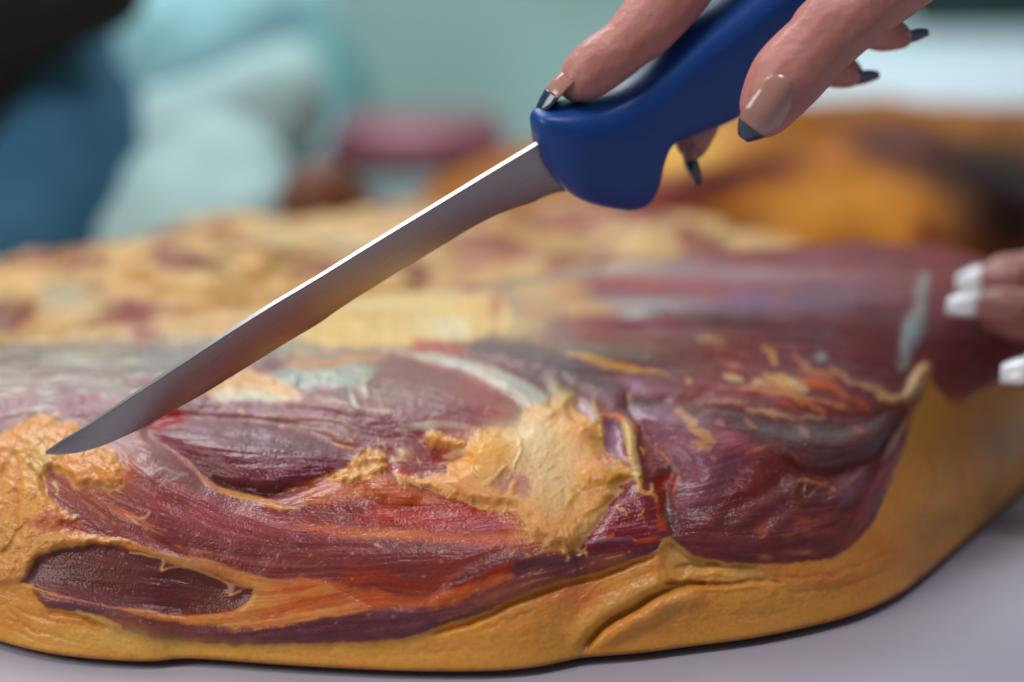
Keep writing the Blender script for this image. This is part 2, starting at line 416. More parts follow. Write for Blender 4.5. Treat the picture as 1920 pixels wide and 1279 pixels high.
# ---- front long muscle
wrinkle([(420,950),(600,985),(760,960),(760,1000),(600,1010),(440,990)], 0.35, F3)
wrinkle([(760,920),(980,950),(1000,1000),(820,990),(720,960)], 0.35, F3)
stroke([(240,880),(330,950),(450,1000),(600,1030),(780,1040),(960,1030),(1120,1010)], [60,110,130,130,120,110,80], None, 50, 4, h=3.0)
stroke([(250,900),(360,960),(480,985),(560,995)], [40,60,60,30], (136,74,78), 22, 8, op=0.7, rough=0.28)
fill([(640,960),(700,940),(800,945),(900,950),(980,960),(1010,985),(960,1000),(850,1000),(740,985),(680,975)], (150,58,34), 10, 10, op=0.9, rough=0.25, h=0.6, dome=20)
blob(930, 978, 60, 16, (140,40,22), 0.9); blob(770, 968, 60, 9, (146,44,24), 0.9)
fill([(560,985),(700,990),(850,1000),(1000,1005),(980,1020),(840,1018),(700,1008),(600,998)], (178,98,46), 8, 9, op=0.85)
blob(720, 1003, 70, 8, (206,124,44), 0.8); blob(610, 992, 60, 6, (180,96,56), 0.6)
fill([(860,1080),(960,1040),(1060,1035),(1160,1035),(1230,1010),(1240,1030),(1150,1066),(1060,1088),(980,1116),(900,1152),(830,1175),(760,1196),(700,1202),(560,1206),(440,1209),(330,1201),(260,1190),(215,1172),(150,1148),(80,1140),(85,1124),(150,1122),(230,1146),(300,1164),(400,1176),(480,1178),(560,1168),(640,1150),(720,1142),(800,1135)], (94,58,68), 6, 6, h=1.2, rough=0.34, fa=0.12, fh=0.08)
fill([(640,1090),(720,1095),(800,1115),(860,1120),(930,1085),(960,1070),(950,1050),(850,1100),(780,1095),(700,1060)], (146,66,44), 10, 8, op=0.8, rough=0.26)
fill([(740,1140),(820,1140),(880,1118),(960,1085),(950,1075),(880,1100),(800,1122),(700,1110),(640,1100),(560,1100),(600,1130),(660,1145)], (186,104,54), 7, 8, op=0.85)
wrinkle([(700,1060),(850,1090),(980,1060),(1000,1090),(860,1130),(720,1110)], 0.28, F3)
marble([(900,1060),(1240,1000),(1200,1050),(1000,1110),(850,1160),(820,1130)], (176,128,86), 1.0, 0.7, 0.75, 0.15)
marble([(560,1000),(900,1010),(1000,1030),(800,1080),(600,1060)], (86,40,44), 1.0, 0.8, 0.5)
marble([(300,950),(560,1010),(700,1040),(560,1070),(380,1050)], (150,92,86), 1.1, 0.8, 0.45)
# ---- left fat
left_fat = [(-260,830),(-40,820),(0,816),(30,800),(50,788),(72,776),(92,778),(108,792),(140,792),(170,822),(205,840),(222,862),(230,888),(234,910),(205,920),(165,912),(140,915),(125,895),(100,884),(84,896),(92,925),(115,955),(150,970),(120,985),(150,1000),(220,1010),(255,1022),(190,1020),(120,1030),(75,1048),(60,1072),(44,1092),(-260,1120)]
fill(left_fat, (206,146,76), 4, 7, h=1.8, dome=16, lab=5, rough=0.40, fa=0.05, fh=0.05, lh=1.8, fat=1)
blob(190, 880, 50, 40, (190,126,58), 0.7); blob(60, 860, 40, 50, (202,158,82), 0.6); blob(20, 1000, 60, 60, (188,140,72), 0.7)
blob(75, 880, 24, 40, (186,160,100), 0.7); blob(50, 960, 30, 60, (196,142,66), 0.6); blob(190, 915, 40, 10, (150,112,84), 0.7)
stroke([(45,850),(60,862),(58,880),(80,900),(84,930)], [3,4,5,5,3], (150,112,66), 2, 4, op=0.8, h=-1.2)
stroke([(0,1040),(20,1020),(30,1000),(55,975)], [3,4,3,2], (130,92,44), 2, 4, op=0.8, h=-1.4)
stroke([(30,850),(10,875),(0,900)], [3,5,4], (160,100,50), 3, 4, op=0.8, h=-1.0); stroke([(30,860),(35,900),(30,960),(40,1010)], [4,6,6,4], (176,104,48), 6, 5, op=0.7, h=-1.0)
fill([(50,975),(90,955),(120,965),(160,990),(130,1000),(90,995),(55,990)], (156,80,46), 8, 8, op=0.85)
fill([(88,882),(112,890),(130,920),(165,950),(210,990),(170,985),(120,955),(95,930)], (122,76,72), 6, 6, op=0.85, h=-0.6)
marble([(150,940),(260,960),(400,1020),(330,1040),(200,1000)], (176,110,66), 0.4, 0.8, 0.7)
stroke([(235,965),(255,980),(262,985)], [2,4,2], (206,160,120), 1.5, 3, h=0.5); stroke([(245,970),(270,972),(280,960)], [2,4,2], (200,150,116), 1.5, 3, h=0.5)
# ---- fat seam above the dark lean and the orange sheet
fill([(200,1004),(260,1022),(330,1040),(400,1052),(470,1078),(540,1086),(600,1090),(640,1110),(700,1140),(620,1158),(540,1172),(470,1176),(380,1172),(300,1160),(220,1142),(120,1118),(40,1104),(44,1086),(120,1100),(250,1130),(380,1140),(460,1110),(420,1086),(340,1062),(250,1032)], (196,128,66), 4, 6, h=0.8, lab=2, rough=0.38, fat=0.5, fa=0.10, fh=0.10)
fill([(520,1092),(620,1092),(720,1115),(700,1140),(620,1152),(540,1168),(470,1172),(500,1140)], (192,104,54), 10, 8, op=0.85, fa=0.16)
marble([(420,1100),(560,1090),(700,1130),(560,1170),(400,1170)], (150,62,38), 0.6, 0.8, 0.6)
marble([(420,1100),(560,1090),(700,1130),(560,1170),(400,1170)], (226,160,84), 0.8, 0.6, 0.6, src=F3)
blob(360, 1052, 60, 9, (150,110,76), 0.6, ang=15)
# ---- dark lean cut on the lower left
dark = [(38,1094),(48,1082),(62,1062),(72,1044),(110,1032),(150,1026),(195,1020),(250,1034),(300,1044),(306,1052),(301,1072),(306,1073),(320,1064),(345,1064),(385,1078),(418,1090),(432,1100),(430,1115),(434,1117),(448,1108),(472,1103),(474,1112),(466,1128),(440,1144),(400,1150),(330,1151),(270,1143),(200,1136),(120,1116),(80,1106)]
fill(dark, (90,50,52), 2.5, 2.5, h=-1.2, lab=0, rough=0.36, fa=0.10, fh=0.08, lh=0.2, fat=0)
blob(80, 1085, 40, 22, (104,76,84), 0.7); blob(250, 1120, 120, 16, (98,62,68), 0.5); blob(390, 1078, 40, 14, (86,40,36), 0.6)
stroke([(300,1147),(350,1151),(410,1146),(460,1130)], [5,9,8,4], (96,30,18), 2.5, 2, op=0.9, h=-1.2)
stroke([(244,1036),(300,1046),(306,1056),(303,1070),(318,1065),(345,1063),(388,1076),(420,1090),(434,1102),(430,1116),(452,1107)], 3.5, (214,164,96), 1.5, 2, h=1.0)
fill([(428,1094),(440,1098),(434,1116),(428,1108)], (170,150,130), 2, 2, op=0.7)
# ---- pocket orange between muscles, right of the spindle
fill([(560,930),(640,905),(700,890),(740,900),(790,925),(820,940),(760,945),(690,930),(650,945),(600,950)], (172,100,48), 7, 7, op=0.9, fa=0.2, rough=0.28, h=0.8)
fill([(690,895),(740,895),(780,925),(760,950),(700,930),(680,912)], (160,88,36), 8, 6, op=0.85, h=1.6)
fill([(560,958),(640,940),(700,942),(690,960),(640,975),(590,968)], (118,66,72), 7, 7, op=0.85, h=1.2, rough=0.24)
fill([(590,955),(650,952),(680,965),(640,970)], (112,54,28), 6, 6, op=0.8, h=-0.8)
fill([(655,868),(675,848),(700,843),(724,856),(730,876),(705,890),(672,902),(630,902),(612,894),(640,880)], (216,160,92), 3, 8, h=2.2, dome=10, lab=3, lh=2.6, fat=1, rough=0.36)
stroke([(730,878),(760,892),(800,908),(850,925)], [8,16,18,20], (216,160,86), 3, 8, h=1.4, lab=3, fat=1, lh=2.0)
stroke([(722,862),(735,878),(770,888),(800,884)], [4,9,8,4], (158,40,28), 3, 4, h=-1.2, rough=0.2)
fill([(735,800),(770,815),(800,850),(860,880),(900,870),(860,850),(800,820),(760,800)], (122,48,48), 9, 8, op=0.8, rough=0.26, h=-1.0)
blob(790, 868, 40, 14, (132,54,52), 0.7, rough=0.22); blob(720, 830, 30, 16, (120,40,36), 0.7)
blob(756, 850, 14, 8, (200,160,104), 0.8, h=0.8); blob(745, 862, 22, 5, (206,166,116), 0.7, h=0.8)
# ---- central fat clump
clump = [(780,903),(800,893),(840,888),(838,872),(868,858),(874,836),(890,816),(912,804),(940,801),(968,803),(978,782),(990,768),(1020,752),(1040,742),(1066,740),(1080,768),(1110,788),(1130,808),(1132,842),(1155,862),(1182,882),(1206,892),(1192,900),(1160,914),(1170,922),(1152,934),(1148,950),(1126,974),(1096,1010),(1088,1034),(1074,1030),(1058,1040),(1046,1030),(1030,1030),(1012,1010),(990,1003),(982,980),(962,962),(930,957),(900,956),(868,941),(842,927),(812,916)]
fill(clump, (226,166,90), 2.5, 9, h=2.6, dome=26, lab=3, rough=0.46, fa=0.03, fh=0.03, lh=0.75, fat=1, sub=3)
blob(1010, 830, 66, 56, (244,220,170), 0.95); blob(1035, 900, 46, 60, (242,212,158), 0.9); blob(1090, 800, 34, 26, (222,158,72), 0.7, h=1.2)
blob(920, 845, 50, 34, (234,178,84), 0.85, h=1.0); blob(1110, 890, 30, 24, (226,160,66), 0.75, h=1.0); blob(1150, 890, 30, 14, (228,176,60), 0.7, h=0.8)
blob(1020, 1000, 50, 26, (214,150,86), 0.8); blob(1060, 1028, 24, 8, (220,136,56), 0.6); blob(870, 910, 50, 22, (214,146,76), 0.7)
fill([(918,898),(945,886),(975,888),(1000,915),(985,932),(950,925),(925,915)], (150,98,92), 8, 8, op=0.75, h=-0.5)
stroke([(970,810),(976,840),(966,870),(964,885)], [3,5,4,3], (240,208,150), 2, 4, h=0.8); stroke([(874,836),(888,856),(884,880),(905,900)], [4,7,6,4], (236,184,100), 2, 4, h=1.0)
stroke([(948,880),(925,900),(908,911)], [10,12,3], (232,184,112), 3, 8, h=0.7); stroke([(964,900),(960,915),(958,925)], [5,12,9], (226,166,80), 3, 8, h=0.7)
stroke([(1066,915),(1074,930),(1066,942)], [7,13,7], (230,180,92), 3, 7, h=0.8); stroke([(1140,925),(1160,928),(1168,922)], [10,20,10], (226,190,120), 3, 3, h=1.0)
stroke([(1147,952),(1130,960),(1110,985),(1092,1000)], [10,16,22,18], (226,182,112), 3, 5, h=1.0)
for k in range(26):
    a = 895 + 7.5 * k; b = 960 + (k * 3.0 if k < 20 else 60) + random.uniform(-8, 6)
    stroke([(a, b - 28), (a + 3, b - 10), (a + 4, b)], [2, 5, 3], (random.choice([(226,170,100),(204,136,76),(216,156,96)])), 2, 4, op=0.6, h=random.uniform(0.4, 1.0))
fill([(792,822),(800,810),(818,805),(835,818),(856,822),(872,832),(850,842),(825,842),(806,838)], (220,160,90), 2.5, 7, h=2.2, dome=8, lab=3, lh=2.4, fat=1)
fill([(830,855),(860,842),(876,838),(872,850),(850,860)], (206,160,110), 3, 4, h=0.8)
for (a, b) in ((1040,722),(1052,735),(1068,742)): blob(a, b, 10, 9, (222,184,100), 0.9, h=1.6)
# pocket and small tendon right of the clump
fill([(1085,748),(1105,755),(1130,790),(1120,795),(1100,778)], (190,160,166), 4, 4, op=0.9, rough=0.25, h=0.8)
fill([(1134,792),(1150,786),(1166,792),(1168,830),(1164,856),(1146,860),(1134,840)], (132,98,120), 4, 5, h=-1.6, rough=0.26)
stroke([(1110,748),(1118,775),(1128,800),(1130,820)], [3,6,7,5], (228,182,96), 2, 3, h=1.6)
stroke([(1126,778),(1150,779),(1172,786),(1188,802),(1194,815)], [5,8,10,10,5], (206,120,62), 2.5, 3, h=1.4)
stroke([(1172,795),(1182,825),(1190,860),(1196,890),(1205,912)], [14,22,20,16,10], (214,186,120), 3, 4, h=2.0, lab=3, rough=0.34)
blob(1140, 868, 34, 14, (222,160,120), 0.8, h=0.6); blob(1128, 858, 12, 10, (216,150,130), 0.6)
# ---- red fold right below the clump
fill([(1150,935),(1175,915),(1205,905),(1218,918),(1232,930),(1236,960),(1242,990),(1236,1012),(1200,1030),(1120,1036),(1095,1032),(1100,1010),(1128,975)], (116,50,58), 3, 4, h=2.8, dome=18, rough=0.24, fa=0.16)
marble([(1150,935),(1225,930),(1236,990),(1120,1020)], (160,110,126), 0.4, 0.8, 0.6)
stroke([(1230,938),(1240,965),(1240,990),(1228,1008),(1190,1018)], [6,14,16,10,3], (200,96,44), 4, 3, h=0.8, op=0.9)
stroke([(1202,892),(1200,912),(1206,922),(1228,928),(1230,940)], [8,9,8,8,4], (230,166,74), 1.5, 4, h=1.8)
stroke([(1130,1012),(1145,1006),(1150,1002)], [4,8,4], (222,110,30), 1.5, 4, h=0.7); stroke([(1098,1018),(1140,1012),(1190,1010)], [5,10,4], (132,108,140), 3, 3, op=0.7, rough=0.2, h=0.6)
stroke([(1232,1000),(1244,1000),(1248,1004)], [10,12,9], (112,66,76), 2, 2, h=1.8, rough=0.2)
# ---- dark notch and red hollow
fill([(1192,812),(1210,812),(1240,840),(1262,870),(1272,892),(1262,925),(1250,960),(1240,975),(1234,930),(1206,905),(1198,870)], (100,54,54), 5, 6, h=-1.2, fa=0.12)
fill([(1225,905),(1245,888),(1268,890),(1262,920),(1250,955),(1238,960),(1236,930)], (124,42,30), 4, 4, h=-1.8, rough=0.22)
stroke([(1232,840),(1250,858),(1272,878),(1270,905),(1262,925)], [3,5,6,5,3], (196,128,92), 2, 4, h=1.0)
stroke([(1252,925),(1252,960),(1258,985),(1270,1000)], [12,16,16,6], (88,70,58), 5, 5, op=0.8, h=-1.6)
# ---- right muscle group
fill([(1180,745),(1260,760),(1340,755),(1460,775),(1560,790),(1650,800),(1690,770),(1712,770),(1690,850),(1662,920),(1640,972),(1608,1012),(1570,1040),(1520,1052),(1430,1056),(1340,1050),(1290,1036),(1262,1012),(1258,960),(1275,900),(1240,840),(1195,800)], (98,52,58), 5, 5, h=2.0, dome=50, rough=0.3, fa=0.14, fh=0.12)
fill([(1190,770),(1240,762),(1330,790),(1400,830),(1380,890),(1350,940),(1280,960),(1265,920),(1280,890),(1240,840)], (118,80,98), 12, 8, op=0.8, rough=0.24, h=1.6, dome=40)
P_ = [(1250,830),(1340,830),(1400,870),(1370,920),(1340,960),(1270,970),(1270,900)]
yy_ = VV + (fbm(UU, VV, 40, 71, 3) - 0.5) * 26 + (UU - 1300) * 0.18
sl_ = window(np.array(P_, float), 10); dd_ = sdf_poly(spline(P_, True, 3), UU[sl_], VV[sl_])
Hh[sl_] += 0.55 * np.sin(yy_[sl_] * 2 * math.pi / 15.0) * ss(-12, 16, dd_) * (0.5 + LU[sl_])
fill([(1355,935),(1385,885),(1410,852),(1450,832),(1485,845),(1500,868),(1470,900),(1430,925),(1385,950)], (98,42,42), 8, 6, h=0.7, dome=20, rough=0.36, fa=0.05)
stroke([(1400,850),(1430,838),(1455,832),(1480,846),(1495,862)], [3,6,7,6,3], (206,130,92), 3, 4, h=1.2)
blob(1370, 825, 40, 16, (160,96,116), 0.8, rough=0.2, ang=10); blob(1400, 838, 40, 12, (138,72,84), 0.6)
fill([(1400,800),(1500,800),(1600,790),(1680,775),(1660,830),(1600,865),(1520,872),(1470,850),(1420,830)], (92,66,70), 10, 8, op=0.9, h=1.6, dome=35, rough=0.32)
stroke([(1470,862),(1510,882),(1570,886),(1620,868),(1660,835),(1700,780)], [6,14,18,16,14,8], (84,26,22), 5, 5, op=0.9, h=-2.6, rough=0.3)
fill([(1480,890),(1560,905),(1590,930),(1560,950),(1500,940),(1470,915)], (88,52,44), 10, 10, op=0.85, h=1.4, lh=1.6)
stroke([(1480,925),(1500,900),(1530,905),(1560,915),(1580,930)], [3,6,6,6,3], (150,100,62), 3, 6, op=0.7, h=0.6)
stroke([(1690,790),(1668,860),(1640,930),(1610,985)], [10,22,26,12], (116,72,88), 8, 6, op=0.75, rough=0.24, h=1.4)
stroke([(1700,765),(1682,800),(1650,870),(1610,930),(1580,960)], [5,14,22,18,8], (84,26,24), 7, 5, op=0.85, h=-1.6)
blob(1600, 915, 34, 22, (124,92,108), 0.75, ang=-40, rough=0.22, h=1.0); blob(1545, 935, 30, 14, (118,84,96), 0.5, h=0.6)
stroke([(1435,1000),(1425,1008)], 5, (190,120,80), 2, 3, op=0.6)
for (a, b, r1, r2, ang) in ((1440,935,70,10,-25),(1530,980,40,7,-20),(1470,970,50,8,-40),(1520,1000,40,8,0),(1390,975,30,8,-30),(1330,975,22,8,-20)):
    blob(a, b, r1, r2, (124,84,80), 0.6, h=0.8, ang=ang, rough=0.24)
blob(1505, 1036, 22, 5, (190,130,84), 0.7, h=0.4); blob(1438, 1044, 12, 4, (190,130,90), 0.6)
blob(1500, 975, 14, 12, (140,76,48), 0.7); blob(1480, 1008, 9, 7, (130,96,64), 0.7); blob(1430, 990, 8, 14, (172,110,76), 0.7, ang=35)
blob(1380, 1020, 70, 14, (112,66,74), 0.6)
# creases in the upper right muscle
stroke([(1175,742),(1210,756),(1240,752),(1262,742)], [5,10,8,3], (76,28,32), 4, 4, op=0.9, h=-1.8)
stroke([(1270,752),(1300,748),(1330,735)], [4,8,3], (96,34,36), 4, 4, op=0.8, h=-1.4)
stroke([(1170,735),(1174,762),(1184,785)], [6,10,6], (64,22,24), 3, 3, op=0.9, h=-2.0)
stroke([(1178,738),(1180,748)], 5, (220,150,80), 2, 2, h=0.8)
blob(1190, 722, 24, 10, (158,116,150), 0.8, ang=30, rough=0.2); blob(1215, 733, 40, 9, (128,88,112), 0.6, rough=0.24); blob(1240, 775, 50, 9, (130,100,120), 0.6, rough=0.2)
stroke([(1290,790),(1320,775),(1345,765)], 5, (140,84,64), 4, 5, op=0.6)
# marbled fat on the right shoulder
OR = [((1432,655),(1450,668),(1458,680),(14),(222,166,84)), ((1492,668),(1512,690),(1520,700),(8),(196,140,84)), ((1440,705),(1475,715),(1500,735),(30),(216,156,74)),
      ((1478,712),(1500,722),(1505,735),(22),(220,184,120)), ((1500,715),(1550,722),(1590,742),(20),(196,108,62)), ((1555,690),(1575,702),(1590,712),(12),(206,150,80)),
      ((1480,735),(1510,755),(1545,778),(14),(200,124,66)), ((1590,715),(1630,730),(1690,745),(13),(216,160,104)), ((1360,702),(1375,708),(1390,712),(14),(214,176,116)),
      ((1415,712),(1428,718),(1440,720),(12),(180,150,104)), ((1400,765),(1440,776),(1490,784),(9),(200,146,96)), ((1490,782),(1520,785),(1550,788),(7),(170,130,96)),
      ((1270,770),(1290,785),(1310,810),(16),(212,150,104)), ((1295,800),(1320,815),(1335,830),(20),(206,148,96)), ((1300,830),(1318,835),(1330,840),(16),(190,140,100)),
      ((1400,785),(1412,795),(1420,800),(8),(190,124,70)), ((1590,745),(1620,760),(1632,775),(9),(180,84,46)), ((1330,755),(1360,750),(1400,752),(9),(168,120,90)),
      ((1310,634),(1335,634),(1355,642),(12),(196,150,100)), ((1455,745),(1485,760),(1500,770),(12),(160,84,50)), ((1286,712),(1290,714),(1294,716),(8),(200,160,96)),
      ((1600,800),(1612,808),(1618,816),(9),(176,76,66)), ((1500,800),(1508,810),(1514,822),(10),(160,112,110)), ((1340,790),(1352,796),(1360,800),(7),(190,124,114))]
for a, b, c_, w_, col_ in OR:
    stroke([a, b, c_], [w_ * 0.4, w_, w_ * 0.4], col_, 4, 9, op=0.9, h=0.7)
marble([(1340,650),(1460,655),(1620,720),(1690,750),(1560,790),(1400,780),(1300,760)], (190,124,70), 0.9, 0.6, 0.7, 0.4, src=F3)
marble([(1250,620),(1450,620),(1600,690),(1400,700),(1250,680)], (150,112,84), 0.8, 0.8, 0.5, 0.2)
blob(1540, 670, 9, 7, (190,190,160), 0.8, h=0.5)
# light edge where lean meets the fat cap
stroke([(1650,745),(1690,748),(1702,735),(1715,715),(1732,694)], [6,10,16,22,26], (226,176,110), 5, 6, h=2.0, fat=1)
blob(1710, 728, 10, 20, (236,204,140), 0.9, ang=25)
# ---- fat cap : lower rim and right side
cap = [(-260,1098),(30,1094),(60,1112),(90,1142),(150,1149),(215,1173),(260,1191),(330,1202),(440,1210),(560,1207),(700,1203),(765,1195),(830,1174),(900,1151),(980,1115),(1060,1087),(1150,1064),(1226,1034),(1244,1010),(1262,1014),(1290,1037),(1340,1051),(1430,1057),(1520,1053),(1572,1041),(1610,1012),(1642,972),(1664,920),(1690,850),(1714,780),(1724,752),(1728,715),(1742,692),(1752,725),(1790,758),(1830,738),(1866,720),(1900,702),(2000,680),(2260,660),(2260,1340),(-260,1340)]
fill(cap, (210,150,70), 3, 4, h=-0.4, lab=1, rough=0.40, fa=0.05, fh=0.05, lh=0.7, fat=1)
for (a, b, r1, r2, cc, o_) in ((100,1200,160,26,(222,176,84),0.7),(330,1220,150,16,(222,176,92),0.7),(700,1228,220,16,(218,170,88),0.6),(1050,1130,120,34,(200,134,70),0.7),
        (1180,1065,60,20,(190,124,60),0.6),(1400,1150,220,40,(196,140,66),0.7),(1250,1170,90,26,(184,124,58),0.7),(1560,1090,90,24,(146,88,42),0.7),(1650,1030,60,50,(150,88,36),0.7),(1780,830,60,70,(184,124,56),0.7),
        (1870,830,50,60,(118,94,60),0.75),(1860,950,60,60,(124,92,36),0.8),(1740,1000,60,60,(136,86,34),0.7),(1780,980,60,26,(122,96,52),0.6),(1740,1070,50,30,(128,88,46),0.6),(1800,760,50,16,(190,128,60),0.7),
        (30,1160,60,40,(190,134,60),0.6),(160,1165,60,10,(190,130,60),0.6),(1620,900,20,0.1,(0,0,0),0.0),(1720,840,14,80,(206,140,70),0.6),(1680,950,16,60,(196,126,62),0.6)):
    if o_: blob(a, b, r1, max(r2, 1), cc, o_)  # light from the left painted in: brighter left, darker right
blob(230, 1195, 40, 14, (222,186,110), 0.6); blob(130, 1195, 50, 10, (222,180,96), 0.6); blob(290, 1210, 60, 12, (216,180,104), 0.6)
for (a, b, r_) in ((115,1200,7),(205,1215,5),(215,1222,6),(290,1218,9),(250,1230,5),(1730,1080,8),(310,1215,6),(1180,1085,5),(60,1106,4)):
    blob(a, b, r_, r_ * 0.8, (156,96,44), 0.55)
stroke([(145,1146),(190,1162),(225,1176)], [4,12,4], (226,178,104), 3, 4, h=1.2)
stroke([(95,1150),(140,1154),(180,1168),(200,1176)], [3,6,6,3], (128,80,26), 4, 4, op=0.8, h=-1.6)
for pts_ in ([(0,1130),(60,1180),(160,1210)], [(30,1140),(100,1165),(180,1180)], [(0,1170),(90,1205),(220,1232)], [(500,1225),(700,1232),(860,1222)], [(1000,1120),(1090,1100),(1130,1080)], [(1400,1085),(1560,1075),(1680,1030)], [(1480,1110),(1600,1095),(1700,1040)],
             [(1760,770),(1800,900),(1790,980)], [(1735,830),(1750,900),(1720,980)], [(1840,760),(1870,860),(1850,960)], [(900,1180),(960,1160),(1000,1140)]):
    stroke(pts_, [2, 5, 2], (150,92,40), 5, 10, op=0.55, h=-0.5)
# pinkish lean tint and fine scratches in the cap
blob(1080, 1110, 50, 24, (184,106,66), 0.7); stroke([(1085,1140),(1092,1120),(1110,1105),(1128,1085)], [2,3,3,2], (206,120,76), 1.5, 6, op=0.7, h=0.4)
blob(1450, 1070, 90, 14, (184,104,56), 0.5)
# layered seam and deep fold down to the rind, shade painted in
Hh[:] -= 0.0
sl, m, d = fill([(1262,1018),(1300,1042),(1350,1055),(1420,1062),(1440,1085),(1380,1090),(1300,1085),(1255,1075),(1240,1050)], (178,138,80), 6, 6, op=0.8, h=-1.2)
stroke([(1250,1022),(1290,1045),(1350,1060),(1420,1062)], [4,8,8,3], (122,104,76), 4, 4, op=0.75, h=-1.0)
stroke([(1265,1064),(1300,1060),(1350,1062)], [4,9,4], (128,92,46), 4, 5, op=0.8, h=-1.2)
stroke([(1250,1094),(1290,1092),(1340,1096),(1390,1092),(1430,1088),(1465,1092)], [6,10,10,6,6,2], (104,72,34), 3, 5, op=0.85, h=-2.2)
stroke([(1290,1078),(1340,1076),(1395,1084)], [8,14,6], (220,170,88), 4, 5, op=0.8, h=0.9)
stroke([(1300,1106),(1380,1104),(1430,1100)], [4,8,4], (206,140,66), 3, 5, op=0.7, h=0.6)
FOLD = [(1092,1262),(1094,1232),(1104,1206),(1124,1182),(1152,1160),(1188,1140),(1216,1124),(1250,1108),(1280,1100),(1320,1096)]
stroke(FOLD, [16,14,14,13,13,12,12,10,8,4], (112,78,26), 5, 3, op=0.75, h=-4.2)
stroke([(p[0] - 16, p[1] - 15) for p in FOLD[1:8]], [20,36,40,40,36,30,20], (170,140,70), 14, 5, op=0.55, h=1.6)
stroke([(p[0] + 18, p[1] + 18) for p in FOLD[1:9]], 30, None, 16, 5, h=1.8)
# shade painted under the overhang of the lean band above the fat
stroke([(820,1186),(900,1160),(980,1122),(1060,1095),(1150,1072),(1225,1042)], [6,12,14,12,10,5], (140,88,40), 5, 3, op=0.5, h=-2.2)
# ---- rind along the very bottom
RIM = [(-260,1110),(-160,1158),(0,1206),(60,1222),(120,1233),(200,1241),(280,1244),(340,1239),(400,1241),(480,1247),(600,1255),(750,1262),(900,1263),(1000,1256),(1080,1240),(1100,1237),(1200,1229),(1300,1216),(1400,1203),(1500,1184),(1600,1158),(1680,1122),(1740,1078),(1800,1026),(1860,974),(1920,918),(2000,838),(2080,756)]
stroke(RIM, 16, (150,92,56), 5, 4, op=0.95, lab=4, rough=0.45, fat=0)
stroke([(p[0], p[1] - 12) for p in RIM], 8, (150,104,36), 6, 4, op=0.5)
fill([p for p in RIM] + [(2260,700), (2260,1340), (-260,1340)], (140,84,52), 4, 4, lab=4)

for k in range(34):
    a, b = random.choice([(640,890),(700,900),(760,905),(830,930),(900,955),(960,965),(1000,1010),(1050,1036),(1090,1025),(1120,985),(1150,950),(870,850),(900,812),(980,775),(1060,745),(1110,795),(1190,870),(1205,905),(160,905),(225,880),(120,900),(90,780)])
    a += random.uniform(-22, 22); b += random.uniform(-12, 12); t_ = random.uniform(0, 6.28); L_ = random.uniform(8, 20)
    stroke([(a, b), (a + L_ * 0.5 * math.cos(t_), b + L_ * 0.5 * math.sin(t_) + 2), (a + L_ * math.cos(t_ + 0.5), b + L_ * math.sin(t_ + 0.5))], [8, 5, 1.5], random.choice([(228,180,104),(220,160,88),(232,194,130)]), 1.5, 5, op=0.8, h=0.9)
# sparkle painted as pale raised dots, then fat crumbs
rr = np.random.RandomState(11)
for k in range(110):
    a, b = rr.uniform(180, 1250), rr.uniform(860, 1180)
    q = rr.uniform(1.2, 2.6)
    i_, j_ = int((b - V0) / ST), int((a - U0) / ST)
    if LAB[i_, j_] == 0: blob(a, b, q, q, (206, 164, 130), 0.7, h=0.35)
for k in range(46):
    a, b = rr.uniform(640, 1240), rr.uniform(800, 1040); t_ = rr.uniform(0, 3.14); L_ = rr.uniform(3, 9)
    stroke([(a - L_ * math.cos(t_), b - L_ * math.sin(t_)), (a + 2, b + 1), (a + L_ * math.cos(t_), b + L_ * math.sin(t_))], [1.5, 3.5, 1.5], (228, 176, 90), 1.0, 4, op=0.8, h=0.8)

# ---- fibre and lump relief, tonal streaks
lean = 1 - FATM
def blur(A, r):
    for _ in range(2):
        for ax in (0, 1):
            c = np.cumsum(np.concatenate([np.repeat(np.take(A, [0], ax), r + 1, ax), A, np.repeat(np.take(A, [-1], ax), r, ax)], ax), ax)
            n = A.shape[ax]
            A = (np.take(c, range(2 * r + 1, 2 * r + 1 + n), ax) - np.take(c, range(0, n), ax)) / (2 * r + 1)
    return A
Hb = blur(Hh, 5); Hs1 = blur(Hh, 1)
Hh = Hb * lean + (0.4 * Hb + 0.6 * Hs1) * FATM
lm = lean[..., None]; dk = lm * (1 - ss(0.13, 0.30, C[..., 1:2]))
C = C * (1 - dk) + C * dk * np.array([1.04, 0.93, 0.84])
Cf_ = 1.42 * C.clip(0.001, 2) ** 1.16 * np.array([1.0, 1.05, 1.12]); Cl_ = (1.25 - 0.30 * (1 - dk)) * C.clip(0.001, 2) ** (1.06 + 0.20 * dk)
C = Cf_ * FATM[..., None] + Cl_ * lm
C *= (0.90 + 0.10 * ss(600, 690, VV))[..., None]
C *= (1 + FA * (0.50 * F1 + 0.45 * F2 + 0.35 * F3))[..., None].clip(0.4, 1.8)
C *= (1 + 0.30 * (LU - 0.5) + 0.22 * (LF - 0.5))[..., None]
warm = np.clip(0.5 + 0.9 * (fbm(UU, VV, 70, 83, 4) - 0.5) * 2, 0, 1)
C[..., 0] *= 0.94 + 0.12 * warm; C[..., 2] *= 1.10 - 0.22 * warm
Hh *= 1 - 0.10 * lean
Hh += FH * (0.26 * F1 + 0.40 * F2) + lean * 0.07 * F3
ridge = 1 - np.abs(fbm(UU, VV, 26, 53, 4, 0.6) - 0.5) * 4
Hh += LH * (1.0 * (LU - 0.5) + 0.38 * (LF - 0.5) + 0.12 * ridge)
Rg += 0.12 * (LF - 0.5) + 0.05 * F2 * lean
sheen_cut = lean * ss(960, 1150, UU) * (1 - ss(640, 780, VV))           # upper right lean: colour darkened and gloss cut to offset grazing sheen
C *= 1 - sheen_cut[..., None] * np.array([0.14, 0.12, -0.10])
